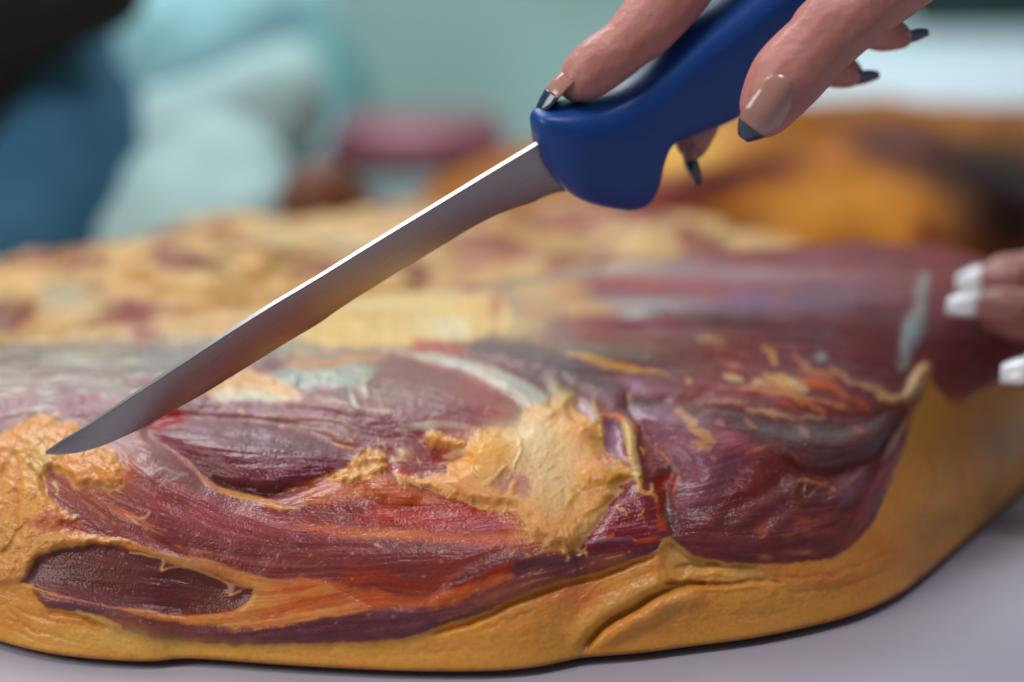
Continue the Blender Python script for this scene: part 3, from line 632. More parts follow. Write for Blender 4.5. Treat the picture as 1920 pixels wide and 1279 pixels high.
C *= (1 - 0.12 * lean * (1 - ss(1020, 1200, UU)) * (1 - ss(700, 800, VV)))[..., None]  # upper left lean darkened against the sheen haze too
Rg += 0.27 * sheen_cut
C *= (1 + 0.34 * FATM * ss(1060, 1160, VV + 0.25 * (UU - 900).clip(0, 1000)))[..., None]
mx_ = C.max(axis=2, keepdims=True); C = C * (0.78 * (1 - np.exp(-mx_ / 0.72))) / np.maximum(mx_, 1e-6) * 1.12
C = C.clip(0.004, 0.95); Rg = Rg.clip(0.12, 0.8)

# ------------------------------------------------------------------ base body of the front ham
def densify(P, n):
    P = np.asarray(P, float); d = np.r_[0, np.cumsum(np.hypot(*(P[1:] - P[:-1]).T))]; s = np.linspace(0, d[-1], n)
    return np.c_[np.interp(s, d, P[:, 0]), np.interp(s, d, P[:, 1])]
NS = 1560
rim_w = np.array([on_table(a, b + 2)[:2] for a, b in spline(RIM[1:-1], False, 6)])
rim_w = np.vstack([[rim_w[0, 0] - 0.05, rim_w[0, 1] + 0.03], rim_w, [0.196, 0.215]])
Fp = densify(rim_w, NS)
s01 = np.linspace(0, 1, NS)
Gp = np.c_[np.interp(s01, [0, .12, .45, .66, .85, 1], [-0.235, -0.17, -0.0, 0.075, 0.13, 0.165]),
           np.interp(s01, [0, .12, .45, .66, .85, 1], [0.085, 0.115, 0.155, 0.175, 0.190, 0.225])]
Bp = np.c_[np.interp(s01, [0, .12, .45, .66, .85, 1], [-0.245, -0.18, -0.0, 0.08, 0.14, 0.170]),
           np.interp(s01, [0, .12, .45, .66, .85, 1], [0.150, 0.165, 0.225, 0.245, 0.250, 0.235])]
Hs = np.interp(s01, [0, .1, .35, .6, .8, .93, 1], [0.040, 0.050, 0.055, 0.061, 0.062, 0.056, 0.030])
fa_ = [0.22, 0.08, 0.02, 0.0, 0.004, 0.03, 0.075, 0.15, 0.25, 0.38, 0.55, 0.75, 1.0]
fb_ = [0.004, 0.003, 0.004, 0.018, 0.06, 0.22, 0.40, 0.58, 0.73, 0.85, 0.935, 0.985, 1.0]
ba_ = [0.12, 0.3, 0.55, 0.8, 0.97, 1.0, 0.9]
bb_ = [0.995, 0.96, 0.84, 0.62, 0.3, 0.08, 0.004]
prof = spline([(a, b) for a, b in zip(fa_, fb_)] + [(1 + a, b) for a, b in zip(ba_, bb_)], False, 40)
def place(pa, pb):
    f = np.clip(pa, 0, 1)[:, None, None]; g = np.clip(pa - 1, 0, 1)[:, None, None]
    xy = Fp[None] * (1 - f) + Gp[None] * f; xy = xy + (Bp - Gp)[None] * g
    z = pb[:, None] * Hs[None]
    return np.dstack([xy, z])
mid = place(prof[:, 0], prof[:, 1])[:, NS // 2]
pu, pv, _ = proj(mid); seg = np.hypot(np.diff(pu), np.diff(pv)); vis = (np.diff(pv) < 0)
wgt = np.where(vis, seg, seg * 0.2) + 0.15 * np.linalg.norm(np.diff(mid, axis=0), axis=1) * 2000
cum = np.r_[0, np.cumsum(wgt)]; NT = 640
tt = np.linspace(0, cum[-1], NT); idx = np.interp(tt, cum, np.arange(len(prof)))
pa = np.interp(idx, np.arange(len(prof)), prof[:, 0]); pb = np.interp(idx, np.arange(len(prof)), prof[:, 1])
BASE = place(pa, pb)

def grid_normals(Pg):
    du = np.gradient(Pg, axis=1); dv = np.gradient(Pg, axis=0)
    n = np.cross(du, dv); n /= (np.linalg.norm(n, axis=2, keepdims=True) + 1e-12)
    return n
NRM = grid_normals(BASE)

def sample(A, u, v):
    x = np.clip((u - U0) / ST, 0, NW - 1.001); y = np.clip((v - V0) / ST, 0, NH - 1.001)
    x0 = x.astype(int); y0 = y.astype(int); fx = x - x0; fy = y - y0
    if A.ndim == 3: fx = fx[..., None]; fy = fy[..., None]
    return (A[y0, x0] * (1 - fx) + A[y0, x0 + 1] * fx) * (1 - fy) + (A[y0 + 1, x0] * (1 - fx) + A[y0 + 1, x0 + 1] * fx) * fy
fade = (ss(0.0, 0.03, pb) * (1 - ss(1.25, 1.7, pa)))[:, None]
rowfade = np.where(pa[:, None] < 0.02, ss(0.02, 0.12, pb)[:, None], 1.0)
PT = BASE.copy()
for it in range(4):
    u_, v_, _ = proj(PT)
    hh = sample(Hh, u_, v_) * 0.001 * fade * rowfade
    PT = BASE + NRM * hh[..., None]
u_, v_, zd_ = proj(PT)
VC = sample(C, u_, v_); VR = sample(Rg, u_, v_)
VL = LAB[np.clip(((v_ - V0) / ST).astype(int), 0, NH - 1), np.clip(((u_ - U0) / ST).astype(int), 0, NW - 1)].copy()
under = (pb < 0.02) & (pa < 1)
VL[under] = 4
VC[under] = lin((140, 84, 52))
rindback = (pa > 1.5) & (pb < 0.12); VL[rindback] = 4; VC[rindback] = lin((72, 34, 24))
NF = grid_normals(PT)
ham = tag(empty('cured_ham', (0, 0.08, 0)), 'large cured meat slab with orange fat rim and torn pale fat lump under the blade', 'ham')
M_LEAN = flesh_mat('cured_lean', 1500, 0.55, 0.38, 0.16, 0.22)
M_FAT = flesh_mat('cured_fat', 900, 0.16, 0.08, 0.40)
M_REARL = flesh_mat('rear_lean', 500, 0.2, 0.0, 0.0, 0.2); M_REARF = flesh_mat('rear_fat', 500, 0.2, 0.0, 0.0, 0.2)
M_RIND = flesh_mat('smoked_rind', 500, 0.5, 0.1, 0.0)
vid = np.arange(NT * NS).reshape(NT, NS)
quads = np.stack([vid[:-1, :-1], vid[:-1, 1:], vid[1:, 1:], vid[1:, :-1]], -1).reshape(-1, 4)
fl2 = VL[:-1, :-1].copy()
def keep_largest(lab_id):
    H_, W_n = fl2.shape; todo = set(np.flatnonzero(fl2.reshape(-1) == lab_id).tolist()); best = []; comps = []
    while todo:
        st = [todo.pop()]; comp = [st[0]]
        while st:
            c = st.pop()
            for d in (c - 1, c + 1, c - W_n, c + W_n):
                if d in todo: todo.discard(d); st.append(d); comp.append(d)
        comps.append(comp)
    comps.sort(key=len)
    for comp in comps[:-1]: fl2.reshape(-1)[comp] = 0
for q_ in (2, 3, 5): keep_largest(q_)
flab = fl2.reshape(-1)
Pf = PT.reshape(-1, 3) - np.array([0, 0.08, 0]); Cf = VC.reshape(-1, 3); Rf = VR.reshape(-1); Nf = NF.reshape(-1, 3)

def part_mesh(name, qsel, mat, parent, P=None, Cc=None, Rr=None, Nn=None, label=None):
    P = Pf if P is None else P; Cc = Cf if Cc is None else Cc; Rr = Rf if Rr is None else Rr; Nn = Nf if Nn is None else Nn
    used, inv = np.unique(qsel.reshape(-1), return_inverse=True); q = inv.reshape(-1, 4)
    me = bpy.data.meshes.new(name)
    me.vertices.add(len(used)); me.vertices.foreach_set('co', P[used].astype(np.float32).ravel())
    me.loops.add(q.size); me.loops.foreach_set('vertex_index', q.ravel().astype(np.int32))
    me.polygons.add(len(q)); me.polygons.foreach_set('loop_start', (np.arange(len(q)) * 4).astype(np.int32))
    me.polygons.foreach_set('loop_total', np.full(len(q), 4, np.int32))
    me.update(calc_edges=True)
    me.polygons.foreach_set('use_smooth', np.ones(len(q), bool))
    ca = me.color_attributes.new('tint', 'FLOAT_COLOR', 'POINT')
    ca.data.foreach_set('color', np.c_[Cc[used], np.ones(len(used))].astype(np.float32).ravel())
    ra = me.attributes.new('gloss', 'FLOAT', 'POINT'); ra.data.foreach_set('value', Rr[used].astype(np.float32))
    me.normals_split_custom_set_from_vertices(Nn[used].tolist())
    me.materials.append(mat)
    o = bpy.data.objects.new(name, me); COL.objects.link(o); o.parent = parent
    if label: o['label'] = label
    return o
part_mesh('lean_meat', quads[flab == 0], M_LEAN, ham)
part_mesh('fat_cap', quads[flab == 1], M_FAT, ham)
part_mesh('fat_patch', quads[flab == 5], M_FAT, ham, label='lumpy orange fat under the knife tip')
part_mesh('fat_seam', quads[flab == 2], M_FAT, ham, label='orange fat seam around the dark lean cut')
part_mesh('fat_lump', quads[flab == 3], M_FAT, ham, label='torn pale yellow fat lump in the middle of the slab')
part_mesh('rind', quads[flab == 4], M_RIND, ham)

# ------------------------------------------------------------------ table
def rounded_box(name, sx, sy, sz, bev, mat, parent=None, seg=3):
    bm = bmesh.new(); bmesh.ops.create_cube(bm, size=1.0)
    for v in bm.verts: v.co = Vector((v.co.x * sx, v.co.y * sy, v.co.z * sz))
    if bev: bmesh.ops.bevel(bm, geom=bm.edges[:], offset=bev, segments=seg, affect='EDGES')
    me = bpy.data.meshes.new(name); bm.to_mesh(me); bm.free()
    return link(name, me, mat, parent)
M_TABLE = simple_mat('table_white', (0.44, 0.43, 0.50), 0.40, bump=0.3, scale=14, var=0.10)
table = rounded_box('table', 2.4, 1.10, 0.04, 0.006, M_TABLE); table.location = (0.1, 0.0, -0.0215)
tag(table, 'white table top the cured meat lies on', 'table')

# ------------------------------------------------------------------ hams behind (out of focus)
def rear_ham(name, cx, cy, a, b, h, rot, seed, colfn, label, bumps=(), lean=True, ridges=()):
    nu, nv = 260, 150
    th = np.linspace(0, 2 * math.pi, nu); ph = np.linspace(0, 1, nv)
    T, Q = np.meshgrid(th, ph)
    r = np.sin(Q * math.pi / 2 * 1.0) ** 0.75
    zz = np.cos(Q * math.pi / 2) ** 0.62
    wob = 1 + 0.09 * np.sin(2 * T + seed) + 0.05 * np.sin(3 * T + seed * 2) + 0.03 * np.sin(5 * T + seed)
    X = a * r * np.cos(T) * wob; Y = b * r * np.sin(T) * wob
    n1 = fbm(X * 1000 + 500, Y * 1000 + 500, 34, seed, 4, 0.55) - 0.5
    # make the noise periodic enough: it is sampled in plan, so no seam
    Z = h * zz * (1 + (0.16 if lean else 0.42) * n1) 
    for (bx, by, br, bh) in bumps:
        Z += bh * np.exp(-((X - bx) ** 2 + (Y - by) ** 2) / br ** 2) * zz
    cr_, sr_ = math.cos(rot), math.sin(rot)
    for (pa_, pb_, wd, hh_) in ridges:        # long muscle ridges, given by two pixels on the piece
        q0, q1 = [on_table(*p, 0.045)[:2] - np.array([cx, cy]) for p in (pa_, pb_)]
        q0, q1 = [np.array([q[0] * cr_ + q[1] * sr_, -q[0] * sr_ + q[1] * cr_]) for q in (q0, q1)]
        e = q1 - q0; t = np.clip(((X - q0[0]) * e[0] + (Y - q0[1]) * e[1]) / (e @ e), 0, 1)
        Z += hh_ * np.exp(-((X - q0[0] - t * e[0]) ** 2 + (Y - q0[1] - t * e[1]) ** 2) / wd ** 2) * np.minimum(1, zz * 2)
    P = np.dstack([X, Y, np.maximum(Z, 0.0)])
    Pc = P.copy(); c_, s_ = math.cos(rot), math.sin(rot)
    P = np.dstack([Pc[..., 0] * c_ - Pc[..., 1] * s_, Pc[..., 0] * s_ + Pc[..., 1] * c_, Pc[..., 2]])
    N = -grid_normals(P) if grid_normals(P)[nv // 3, nu // 3, 2] < 0 else grid_normals(P)
    N[0] = (0, 0, 1); N[:, 0] = N[:, -1] = (N[:, 1] + N[:, -2]) / np.maximum(np.linalg.norm(N[:, 1] + N[:, -2], axis=1, keepdims=True), 1e-6); N[0] = (0, 0, 1)
    W = P + np.array([cx, cy, 0])
    col, rg = colfn(W, Z / h, P, seed)
    v = np.arange(nu * nv).reshape(nv, nu)
    qd = np.stack([v[:-1, :-1], v[1:, :-1], v[1:, 1:], v[:-1, 1:]], -1).reshape(-1, 4)
    e = tag(empty(name, (cx, cy, 0)), label, 'ham')
    zq = Z[:-1, :-1].reshape(-1)
    lum = col[..., 1][:-1, :-1].reshape(-1)
    rindm = zq < 0.007; fatm = (~rindm) & ((lum > 0.15) | (not lean)); lean_ = (~rindm) & ~fatm
    for nm, sel, mt in (('lean_meat', lean_, M_REARL), ('fat_layer', fatm, M_REARF), ('rind', rindm, M_RIND)):
        if sel.sum() > 10:
            part_mesh(nm, qd[sel], mt, e, P.reshape(-1, 3), col.reshape(-1, 3), rg.reshape(-1), N.reshape(-1, 3))
    return e

def patches(W, base, plist, nseed, gain=0.95, warp=14):
    """colour areas given where they lie on the surface"""
    u, v, _ = proj(W)
    w1 = (fbm(W[..., 0] * 1000 + 900, W[..., 2] * 1000 + W[..., 1] * 700, 14, nseed, 3) - 0.5) * 2 * warp
    w2 = (fbm(W[..., 0] * 1000 + 300, W[..., 2] * 1000 + W[..., 1] * 700, 14, nseed + 9, 3) - 0.5) * 2 * warp
    col = np.zeros(W.shape); col[:] = lin(base) * gain
    for (a, b, r1, r2, ang, cc, o) in plist:
        t = math.radians(ang); x = u + w1 - a; y = v + w2 - b
        X = (x * math.cos(t) + y * math.sin(t)) / r1; Y = (-x * math.sin(t) + y * math.cos(t)) / r2
        m = np.exp(-(X * X + Y * Y) ** 1.6)[..., None] * o
        col = col * (1 - m) + lin(cc) * gain * m
    if nseed in (15, 25):
        q = fbm(W[..., 0] * 1000 + 70, W[..., 1] * 1400 + W[..., 2] * 900, 20, nseed + 30, 4, 0.55)
        m = (ss(0.52, 0.60, q) * 0.85)[..., None]; col = col * (1 - m) + lin((136, 66, 60)) * gain * m
        m = (ss(0.50, 0.40, q) * 0.5)[..., None]; col = col * (1 - m) + lin((220, 176, 110)) * gain * m
    col *= (1 + 0.35 * (fbm(W[..., 0] * 1000, W[..., 1] * 1000 + W[..., 2] * 900, 9, nseed + 3, 4) - 0.5))[..., None]
    return col.clip(0.004, 0.95)

def col_right(W, zr, P, seed):
    c = patches(W, (176, 118, 52), [
        (1790, 320, 230, 62, 20, (62, 34, 40), 1), (1900, 390, 150, 150, 0, (48, 24, 26), 1), (1700, 270, 120, 24, 8, (120, 76, 78), 0.9),
        (1280, 275, 150, 50, 0, (232, 190, 112), 1), (1450, 275, 120, 34, 0, (196, 140, 84), 0.9), (1330, 345, 240, 28, -14, (124, 62, 72), 1),
        (1200, 410, 130, 60, 0, (150, 72, 64), 1), (1270, 440, 90, 40, 0, (116, 44, 36), 0.9), (1420, 410, 110, 30, -22, (112, 66, 22), 0.85),
        (1560, 300, 60, 30, 20, (190, 128, 62), 0.9), (1580, 400, 190, 80, 0, (206, 146, 56), 0.95), (1745, 440, 30, 34, 0, (122, 58, 30), 0.9), (1600, 450, 70, 22, 0, (148, 96, 54), 0.6)], 5)
    return 1.05 * (c * np.array([0.95, 0.95, 0.78])) ** 1.22, np.full(c.shape[:2], 0.6)
rear_ham('cured_ham', 0.150, 0.400, 0.200, 0.125, 0.052, -0.06, 5, col_right,
         'blurred cured ham with golden fat and dark lean, behind the main slab at the right', bumps=((0.13, 0.0, 0.05, 0.010),), ridges=(((1180, 410), (1480, 300), 0.016, 0.012), ((1620, 300), (1860, 400), 0.022, 0.012), ((1250, 285), (1450, 275), 0.03, 0.004)))
def col_left(W, zr, P, seed):
    c = patches(W, (212, 172, 106), [
        (330, 500, 110, 40, 0, (222, 190, 124), 1), (130, 560, 70, 40, 0, (186, 184, 152), 1), (265, 520, 50, 22, 35, (190, 132, 72), 0.9), (250, 590, 60, 40, 20, (146, 78, 64), 1),
        (20, 590, 60, 40, 0, (108, 58, 62), 0.9), (180, 545, 30, 22, 0, (140, 110, 90), 0.8), (400, 590, 80, 20, 0, (206, 142, 74), 0.7), (520, 560, 90, 30, 0, (216, 176, 110), 0.8)], 15)
    return c, np.full(c.shape[:2], 0.45)
rear_ham('cured_ham', -0.150, 0.205, 0.150, 0.070, 0.047, 0.10, 12, col_left,
         'blurred cured meat with mottled yellow fat, behind the knife blade at the left', bumps=((0.05, 0.0, 0.035, 0.006), (-0.05, 0.0, 0.02, 0.002)), lean=False)
def col_mid(W, zr, P, seed):
    c = patches(W, (204, 172, 118), [
        (420, 430, 60, 22, -15, (206, 152, 72), 1), (560, 470, 130, 36, 0, (190, 190, 152), 0.9), (700, 480, 110, 40, 0, (206, 190, 140), 0.8), (980, 430, 120, 40, 0, (190, 138, 76), 0.95),
        (900, 490, 100, 20, 0, (160, 92, 80), 0.9), (1060, 480, 60, 18, 0, (196, 150, 84), 0.8), (1100, 410, 60, 30, 0, (176, 112, 84), 0.8), (860, 540, 80, 18, 0, (210, 150, 84), 0.8)], 25)
    return c, np.full(c.shape[:2], 0.45)
rear_ham('cured_ham', -0.020, 0.290, 0.160, 0.075, 0.041, 0.04, 21, col_mid,
         'blurred cured meat with pale yellow fat, farthest back behind the middle of the blade', bumps=((0.09, -0.01, 0.04, 0.004),), lean=False)

# ------------------------------------------------------------------ knife
ham_tip = at(86, 849, 0.640)
axis0 = at(1040, 300, 0.668) - ham_tip; axis0 /= np.linalg.norm(axis0)
# blade face looks towards the camera but tilted down, so its spine shows from above
tilt = math.radians(42)
nb = -FW * math.cos(tilt) - UP * math.sin(tilt)
nb = nb - axis0 * (nb @ axis0); nb /= np.linalg.norm(nb)
def on_blade(u, v, off=0.0):
    d = FW + RT * ((u - 960.0) * K) + UP * ((639.5 - v) * K)
    o = ham_tip + nb * off
    return CAM + d * (((o - CAM) @ nb) / (d @ nb))
TOP = [(85.5,847.5),(100,838),(125,822),(175,792),(225,760),(282,723),(400,645),(500,581),(600,521),(700,459),(833,378),(920,325),(1000,277),(1040,252)]
BOT = [(87,852.5),(103,854),(125,853),(150,850),(187,840),(225,825),(275,802),(325,774),(375,747),(433,712),(533,650),(600,610),(640,582),(733,523),(833,463),(880,434),(933,407),(975,391),(1000,384),(1035,368),(1075,360),(1110,352)]
def resample(P, n, sub=8):
    return densify(spline(P, False, sub), n)
NB = 150
top_p = resample(TOP, NB); bot_p = resample(BOT, NB)
tw = np.linspace(0, 1, NB) ** 1.15
top_p = np.c_[np.interp(tw, np.linspace(0, 1, NB), top_p[:, 0]), np.interp(tw, np.linspace(0, 1, NB), top_p[:, 1])]
bot_p = np.c_[np.interp(tw, np.linspace(0, 1, NB), bot_p[:, 0]), np.interp(tw, np.linspace(0, 1, NB), bot_p[:, 1])]
verts = []; rows = []
for i in range(NB):
    s = i / (NB - 1); T = 0.0019 * min(1, 0.25 + 2.6 * s) ; T = T if s > 0 else 0.0004
    S = on_blade(*top_p[i]); E = on_blade(*bot_p[i]); wl = np.linalg.norm(E - S)
    E = on_blade(*bot_p[i], off=0.34 * wl * float(1 - ss(0.0, 0.32, s))); w = E - S; wl = np.linalg.norm(w)
    W_ = w / max(wl, 1e-9)
    ch = min(0.00018, wl * 0.1)
    ring = [S - nb * 0.0 + W_ * ch, S - nb * ch, S - nb * (T - ch), S - nb * T + W_ * ch]
    def facept(f, back):
        half = T / 2 * (1 - f ** 1.9 * 0.97)
        return S + w * f - nb * (T / 2) + (-nb if back else nb) * half
    fr = [facept(f, False) for f in (0.25, 0.5, 0.7, 0.85, 0.96)]
    bk = [facept(f, True) for f in (0.96, 0.85, 0.7, 0.5, 0.25)]
    ring = ring[::-1] + fr[:0] + []
    loop = [S - nb * T + W_ * ch, S - nb * (T - ch), S - nb * ch, S + W_ * ch] + fr + [E - nb * T / 2] + bk
    rows.append(loop)
nr = len(rows[0]); V_ = [p for r in rows for p in r]; F_ = []
for i in range(NB - 1):
    for j in range(nr):
        F_.append((i * nr + j, (i + 1) * nr + j, (i + 1) * nr + (j + 1) % nr, i * nr + (j + 1) % nr))
F_.append(tuple(range(nr))); F_.append(tuple((NB - 1) * nr + j for j in reversed(range(nr))))
knife = tag(empty('boning_knife', ham_tip), 'boning knife with slim steel blade and blue plastic handle, held over the cured meat', 'knife')
def steel():
    m, n, l, b = new_mat('brushed_steel')
    b.inputs['Base Color'].default_value = (0.38, 0.36, 0.355, 1); b.inputs['Metallic'].default_value = 1.0
    tc = n.new('ShaderNodeTexCoord'); mp = n.new('ShaderNodeMapping'); nz = n.new('ShaderNodeTexNoise')
    ax = Vector(axis0); e = ax.to_track_quat('X', 'Z').to_matrix().inverted().to_euler()
    mp.vector_type = 'POINT'; mp.inputs['Rotation'].default_value = e
    mp2 = n.new('ShaderNodeMapping'); mp2.inputs['Scale'].default_value = (30, 2600, 2600)
    l.new(tc.outputs['Object'], mp.inputs[0]); l.new(mp.outputs[0], mp2.inputs[0]); l.new(mp2.outputs[0], nz.inputs['Vector'])
    nz.inputs['Scale'].default_value = 1.0; nz.inputs['Detail'].default_value = 4
    r = n.new('ShaderNodeMapRange'); r.inputs['To Min'].default_value = 0.22; r.inputs['To Max'].default_value = 0.36
    l.new(nz.outputs['Fac'], r.inputs['Value']); l.new(r.outputs[0], b.inputs['Roughness'])
    bp = n.new('ShaderNodeBump'); bp.inputs['Strength'].default_value = 0.06; bp.inputs['Distance'].default_value = 0.0001
    l.new(nz.outputs['Fac'], bp.inputs['Height']); l.new(bp.outputs[0], b.inputs['Normal'])
    return m
me = mesh_from('blade', [p - ham_tip for p in V_], F_)
bl = link('blade', me, steel(), knife)
me.set_sharp_from_angle(angle=math.radians(28)) if hasattr(me, 'set_sharp_from_angle') else None

# handle : stations of (top pixel, bottom pixel, half thickness)
HT = [(1001,246),(1003,222),(1012,212),(1035,206),(1070,200),(1110,194),(1150,180),(1190,158),(1235,122),(1290,72),(1350,22),(1420,-36),(1500,-100),(1600,-190)]
HB = [(1006,262),(1016,300),(1034,330),(1062,356),(1100,371),(1140,381),(1172,384),(1198,374),(1214,345),(1222,300),(1240,262),(1290,240),(1360,210),(1440,150),(1540,70),(1690,-60)]
NHn = 90
ht = resample(HT, NHn); hb = resample(HB, NHn)
hv = []; nR = 36
for i in range(NHn):
    s = i / (NHn - 1)
    half = 0.0105 * (ss(0, 0.15, s) ** 0.6 * 0.86 + 0.14) * (1.0 if s < 0.5 else 1.0)
    half = float(half) * (0.92 + 0.08 * math.cos(s * 9))
    A = on_blade(*ht[i], off=-0.0012); B = on_blade(*hb[i], off=-0.0012); c_ = (A + B) / 2; w = (A - B) / 2
    for j in range(nR):
        t = 2 * math.pi * j / nR; cs, sn = math.cos(t), math.sin(t)
        e_ = 0.55
        hv.append(c_ + w * math.copysign(abs(cs) ** e_, cs) + nb * half * math.copysign(abs(sn) ** e_, sn) - ham_tip)
hf = []
for i in range(NHn - 1):
    for j in range(nR):
        hf.append((i * nR + j, i * nR + (j + 1) % nR, (i + 1) * nR + (j + 1) % nR, (i + 1) * nR + j))
hf.append(tuple(reversed(range(nR)))); hf.append(tuple((NHn - 1) * nR + j for j in range(nR)))
M_BLUE = simple_mat('blue_plastic', (0.003, 0.065, 0.31), 0.38, bump=0.12, scale=1500, var=0.12, spec=0.5)
link('handle', mesh_from('handle', hv, hf), M_BLUE, knife)

# ------------------------------------------------------------------ hands
def skin_mat():
    m, n, l, b = new_mat('skin')
    tc = n.new('ShaderNodeTexCoord'); nz = n.new('ShaderNodeTexNoise'); nz.inputs['Scale'].default_value = 90; nz.inputs['Detail'].default_value = 5
    l.new(tc.outputs['Object'], nz.inputs['Vector'])
    mx = n.new('ShaderNodeMix'); mx.data_type = 'RGBA'; mx.inputs[6].default_value = (0.44, 0.14, 0.115, 1); mx.inputs[7].default_value = (0.70, 0.34, 0.28, 1)
    l.new(nz.outputs['Fac'], mx.inputs[0]); l.new(mx.outputs[2], b.inputs['Base Color'])
    b.inputs['Roughness'].default_value = 0.42
    n2 = n.new('ShaderNodeTexNoise'); n2.inputs['Scale'].default_value = 380; n2.inputs['Detail'].default_value = 6; l.new(tc.outputs['Object'], n2.inputs['Vector'])
    bp = n.new('ShaderNodeBump'); bp.inputs['Strength'].default_value = 0.7; bp.inputs['Distance'].default_value = 0.0006
    l.new(n2.outputs['Fac'], bp.inputs['Height']); l.new(bp.outputs[0], b.inputs['Normal'])
    b.inputs['Subsurface Weight'].default_value = 0.25; b.inputs['Subsurface Radius'].default_value = (1, 0.35, 0.2); b.inputs['Subsurface Scale'].default_value = 0.004
    return m
M_SKIN = skin_mat()

def chain_mesh(chains, voxel=0.0008, smooth=8):
    """chains of (point, radius) -> one continuous skin"""
    bm = bmesh.new()
    for ch in chains:
        P = np.array([c[0] for c in ch]); R = np.array([c[1] for c in ch])
        Q = spline(np.c_[P, R], False, 6); 
        # spheres along a spline blended by the remesh
        L = np.r_[0, np.cumsum(np.linalg.norm(np.diff(Q[:, :3], axis=0), axis=1))]
        k = max(4, int(L[-1] / 0.0016)); s = np.linspace(0, L[-1], k)
        for a in s:
            p = [np.interp(a, L, Q[:, c]) for c in range(4)]
            bmesh.ops.create_icosphere(bm, subdivisions=2, radius=p[3], matrix=Matrix.Translation(p[:3]))
    me = bpy.data.meshes.new('tmp'); bm.to_mesh(me); bm.free()
    o = bpy.data.objects.new('tmp', me); COL.objects.link(o)
    r = o.modifiers.new('r', 'REMESH'); r.mode = 'VOXEL'; r.voxel_size = voxel; r.use_smooth_shade = True
    s_ = o.modifiers.new('s', 'SMOOTH'); s_.factor = 0.5; s_.iterations = smooth
    dg = bpy.context.evaluated_depsgraph_get(); out = bpy.data.meshes.new_from_object(o.evaluated_get(dg))
    bpy.data.objects.remove(o); bpy.data.meshes.remove(me)
    return out

def nail(parent, base, tip, up, width, mats, tipfrac=0.72, thick=0.0004, curve=0.55, droop=0.25, origin=None, pointy=0.6, label=None):
    """curved plate from base to tip, up = outward normal; coloured free edge is its own sub-part"""
    base = np.array(base); tip = np.array(tip); d = tip - base; L = np.linalg.norm(d); d /= L
    up = np.array(up, float); up = up - d * (up @ d); up /= np.linalg.norm(up); sd = np.cross(d, up)
    nl, nw = 26, 13
    def surf(s, w, off):
        hw = width / 2 * (1 - (max(0, s - 0.55) / 0.45) ** 2.2 * pointy) * (0.25 + 0.75 * math.sqrt(max(0.0, 1 - (max(0.0, 0.34 - s) / 0.34) ** 2)))
        x = w * hw; zc = -curve * (w * w) * hw
        arch = 0.10 * L * math.sin(math.pi * min(s * 0.9, 1)) - droop * L * max(0, s - 0.5) ** 2
        return base + d * (s * L) + sd * x + up * (zc + arch + off)
    def plate(s0, s1, name, mat, par):
        V, F = [], []
        for off in (thick, -thick * 0.3):
            for i in range(nl):
                s = s0 + (s1 - s0) * i / (nl - 1)
                for j in range(nw): V.append(surf(s, -1 + 2 * j / (nw - 1), off) - origin)
        n0 = nl * nw
        for i in range(nl - 1):
            for j in range(nw - 1):
                a = i * nw + j; F.append((a, a + 1, a + nw + 1, a + nw)); F.append((n0 + a, n0 + a + nw, n0 + a + nw + 1, n0 + a + 1))
        for i in range(nl - 1):
            for j in (0, nw - 1):
                a = i * nw + j; q = (a, a + nw, n0 + a + nw, n0 + a); F.append(q if j == 0 else q[::-1])
        for j in range(nw - 1):
            for i in (0, nl - 1):
                a = i * nw + j; q = (a, n0 + a, n0 + a + 1, a + 1); F.append(q if i == 0 else q[::-1])
        return link(name, mesh_from(name, V, F), mat, par)
    p = plate(0.0, tipfrac, 'fingernail', mats[0], parent)
    if label: p['label'] = label
    # the polished edge overlaps end to end with the nail bed
    t = plate(tipfrac, 1.0, 'nail_tip', mats[1], p)
    return p
M_NAIL = simple_mat('nail_nude', (0.50, 0.25, 0.20), 0.10, coat=1.0, var=0.04, scale=30)
M_NAILB = simple_mat('nail_blue', (0.010, 0.045, 0.10), 0.12, coat=1.0, var=0.05, scale=30)
M_NAILP = simple_mat('nail_pink', (0.52, 0.22, 0.20), 0.2, coat=0.6, var=0.04, scale=30)
M_NAILW = simple_mat('nail_white', (0.82, 0.85, 0.92), 0.2, coat=0.6, var=0.03, scale=30)

def mm(r): return r * 0.001
dI = 0.668
index = [(at(1078,160,dI-.004), mm(4.8)), (at(1094,146,dI-.004), mm(6.9)), (at(1122,122,dI-.004), mm(8.1)), (at(1158,96,dI-.003), mm(8.0)), (at(1180,78,dI-.003), mm(8.0)), (at(1215,45,dI-.002), mm(9.3)), (at(1262,-10,dI), mm(9.8)), (at(1330,-90,dI), mm(9.6)), (at(1450,-190,dI+.004), mm(10.5)), (at(1600,-260,dI+.006), mm(12))]
dT = 0.640
thumb = [(at(1432,218,dT), mm(6.2)), (at(1445,190,dT), mm(8.6)), (at(1474,148,dT), mm(10.3)), (at(1505,112,dT+.001), mm(10.4)), (at(1535,82,dT+.001), mm(9.9)), (at(1562,52,dT+.002), mm(10.8)), (at(1620,5,dT+.004), mm(10.6)), (at(1690,-60,dT+.008), mm(12.5)), (at(1800,-160,dT+.014), mm(15))]
dM = 0.688
middle = [(at(1298,272,dM), mm(4.6)), (at(1302,245,dM), mm(6.3)), (at(1322,190,dM+.003), mm(7.6)), (at(1370,110,dM+.010), mm(8.2)), (at(1470,0,dM+.016), mm(8.6)), (at(1590,-150,dM+.012), mm(10)), (at(1680,-260,dM), mm(12))]
ring = [(at(1598,140,dM+.002), mm(3.6)), (at(1580,133,dM+.002), mm(5.2)), (at(1545,115,dM+.002), mm(6.8)), (at(1490,60,dM+.008), mm(7.8)), (at(1540,-60,dM+.016), mm(8.2)), (at(1680,-220,dM+.006), mm(11))]
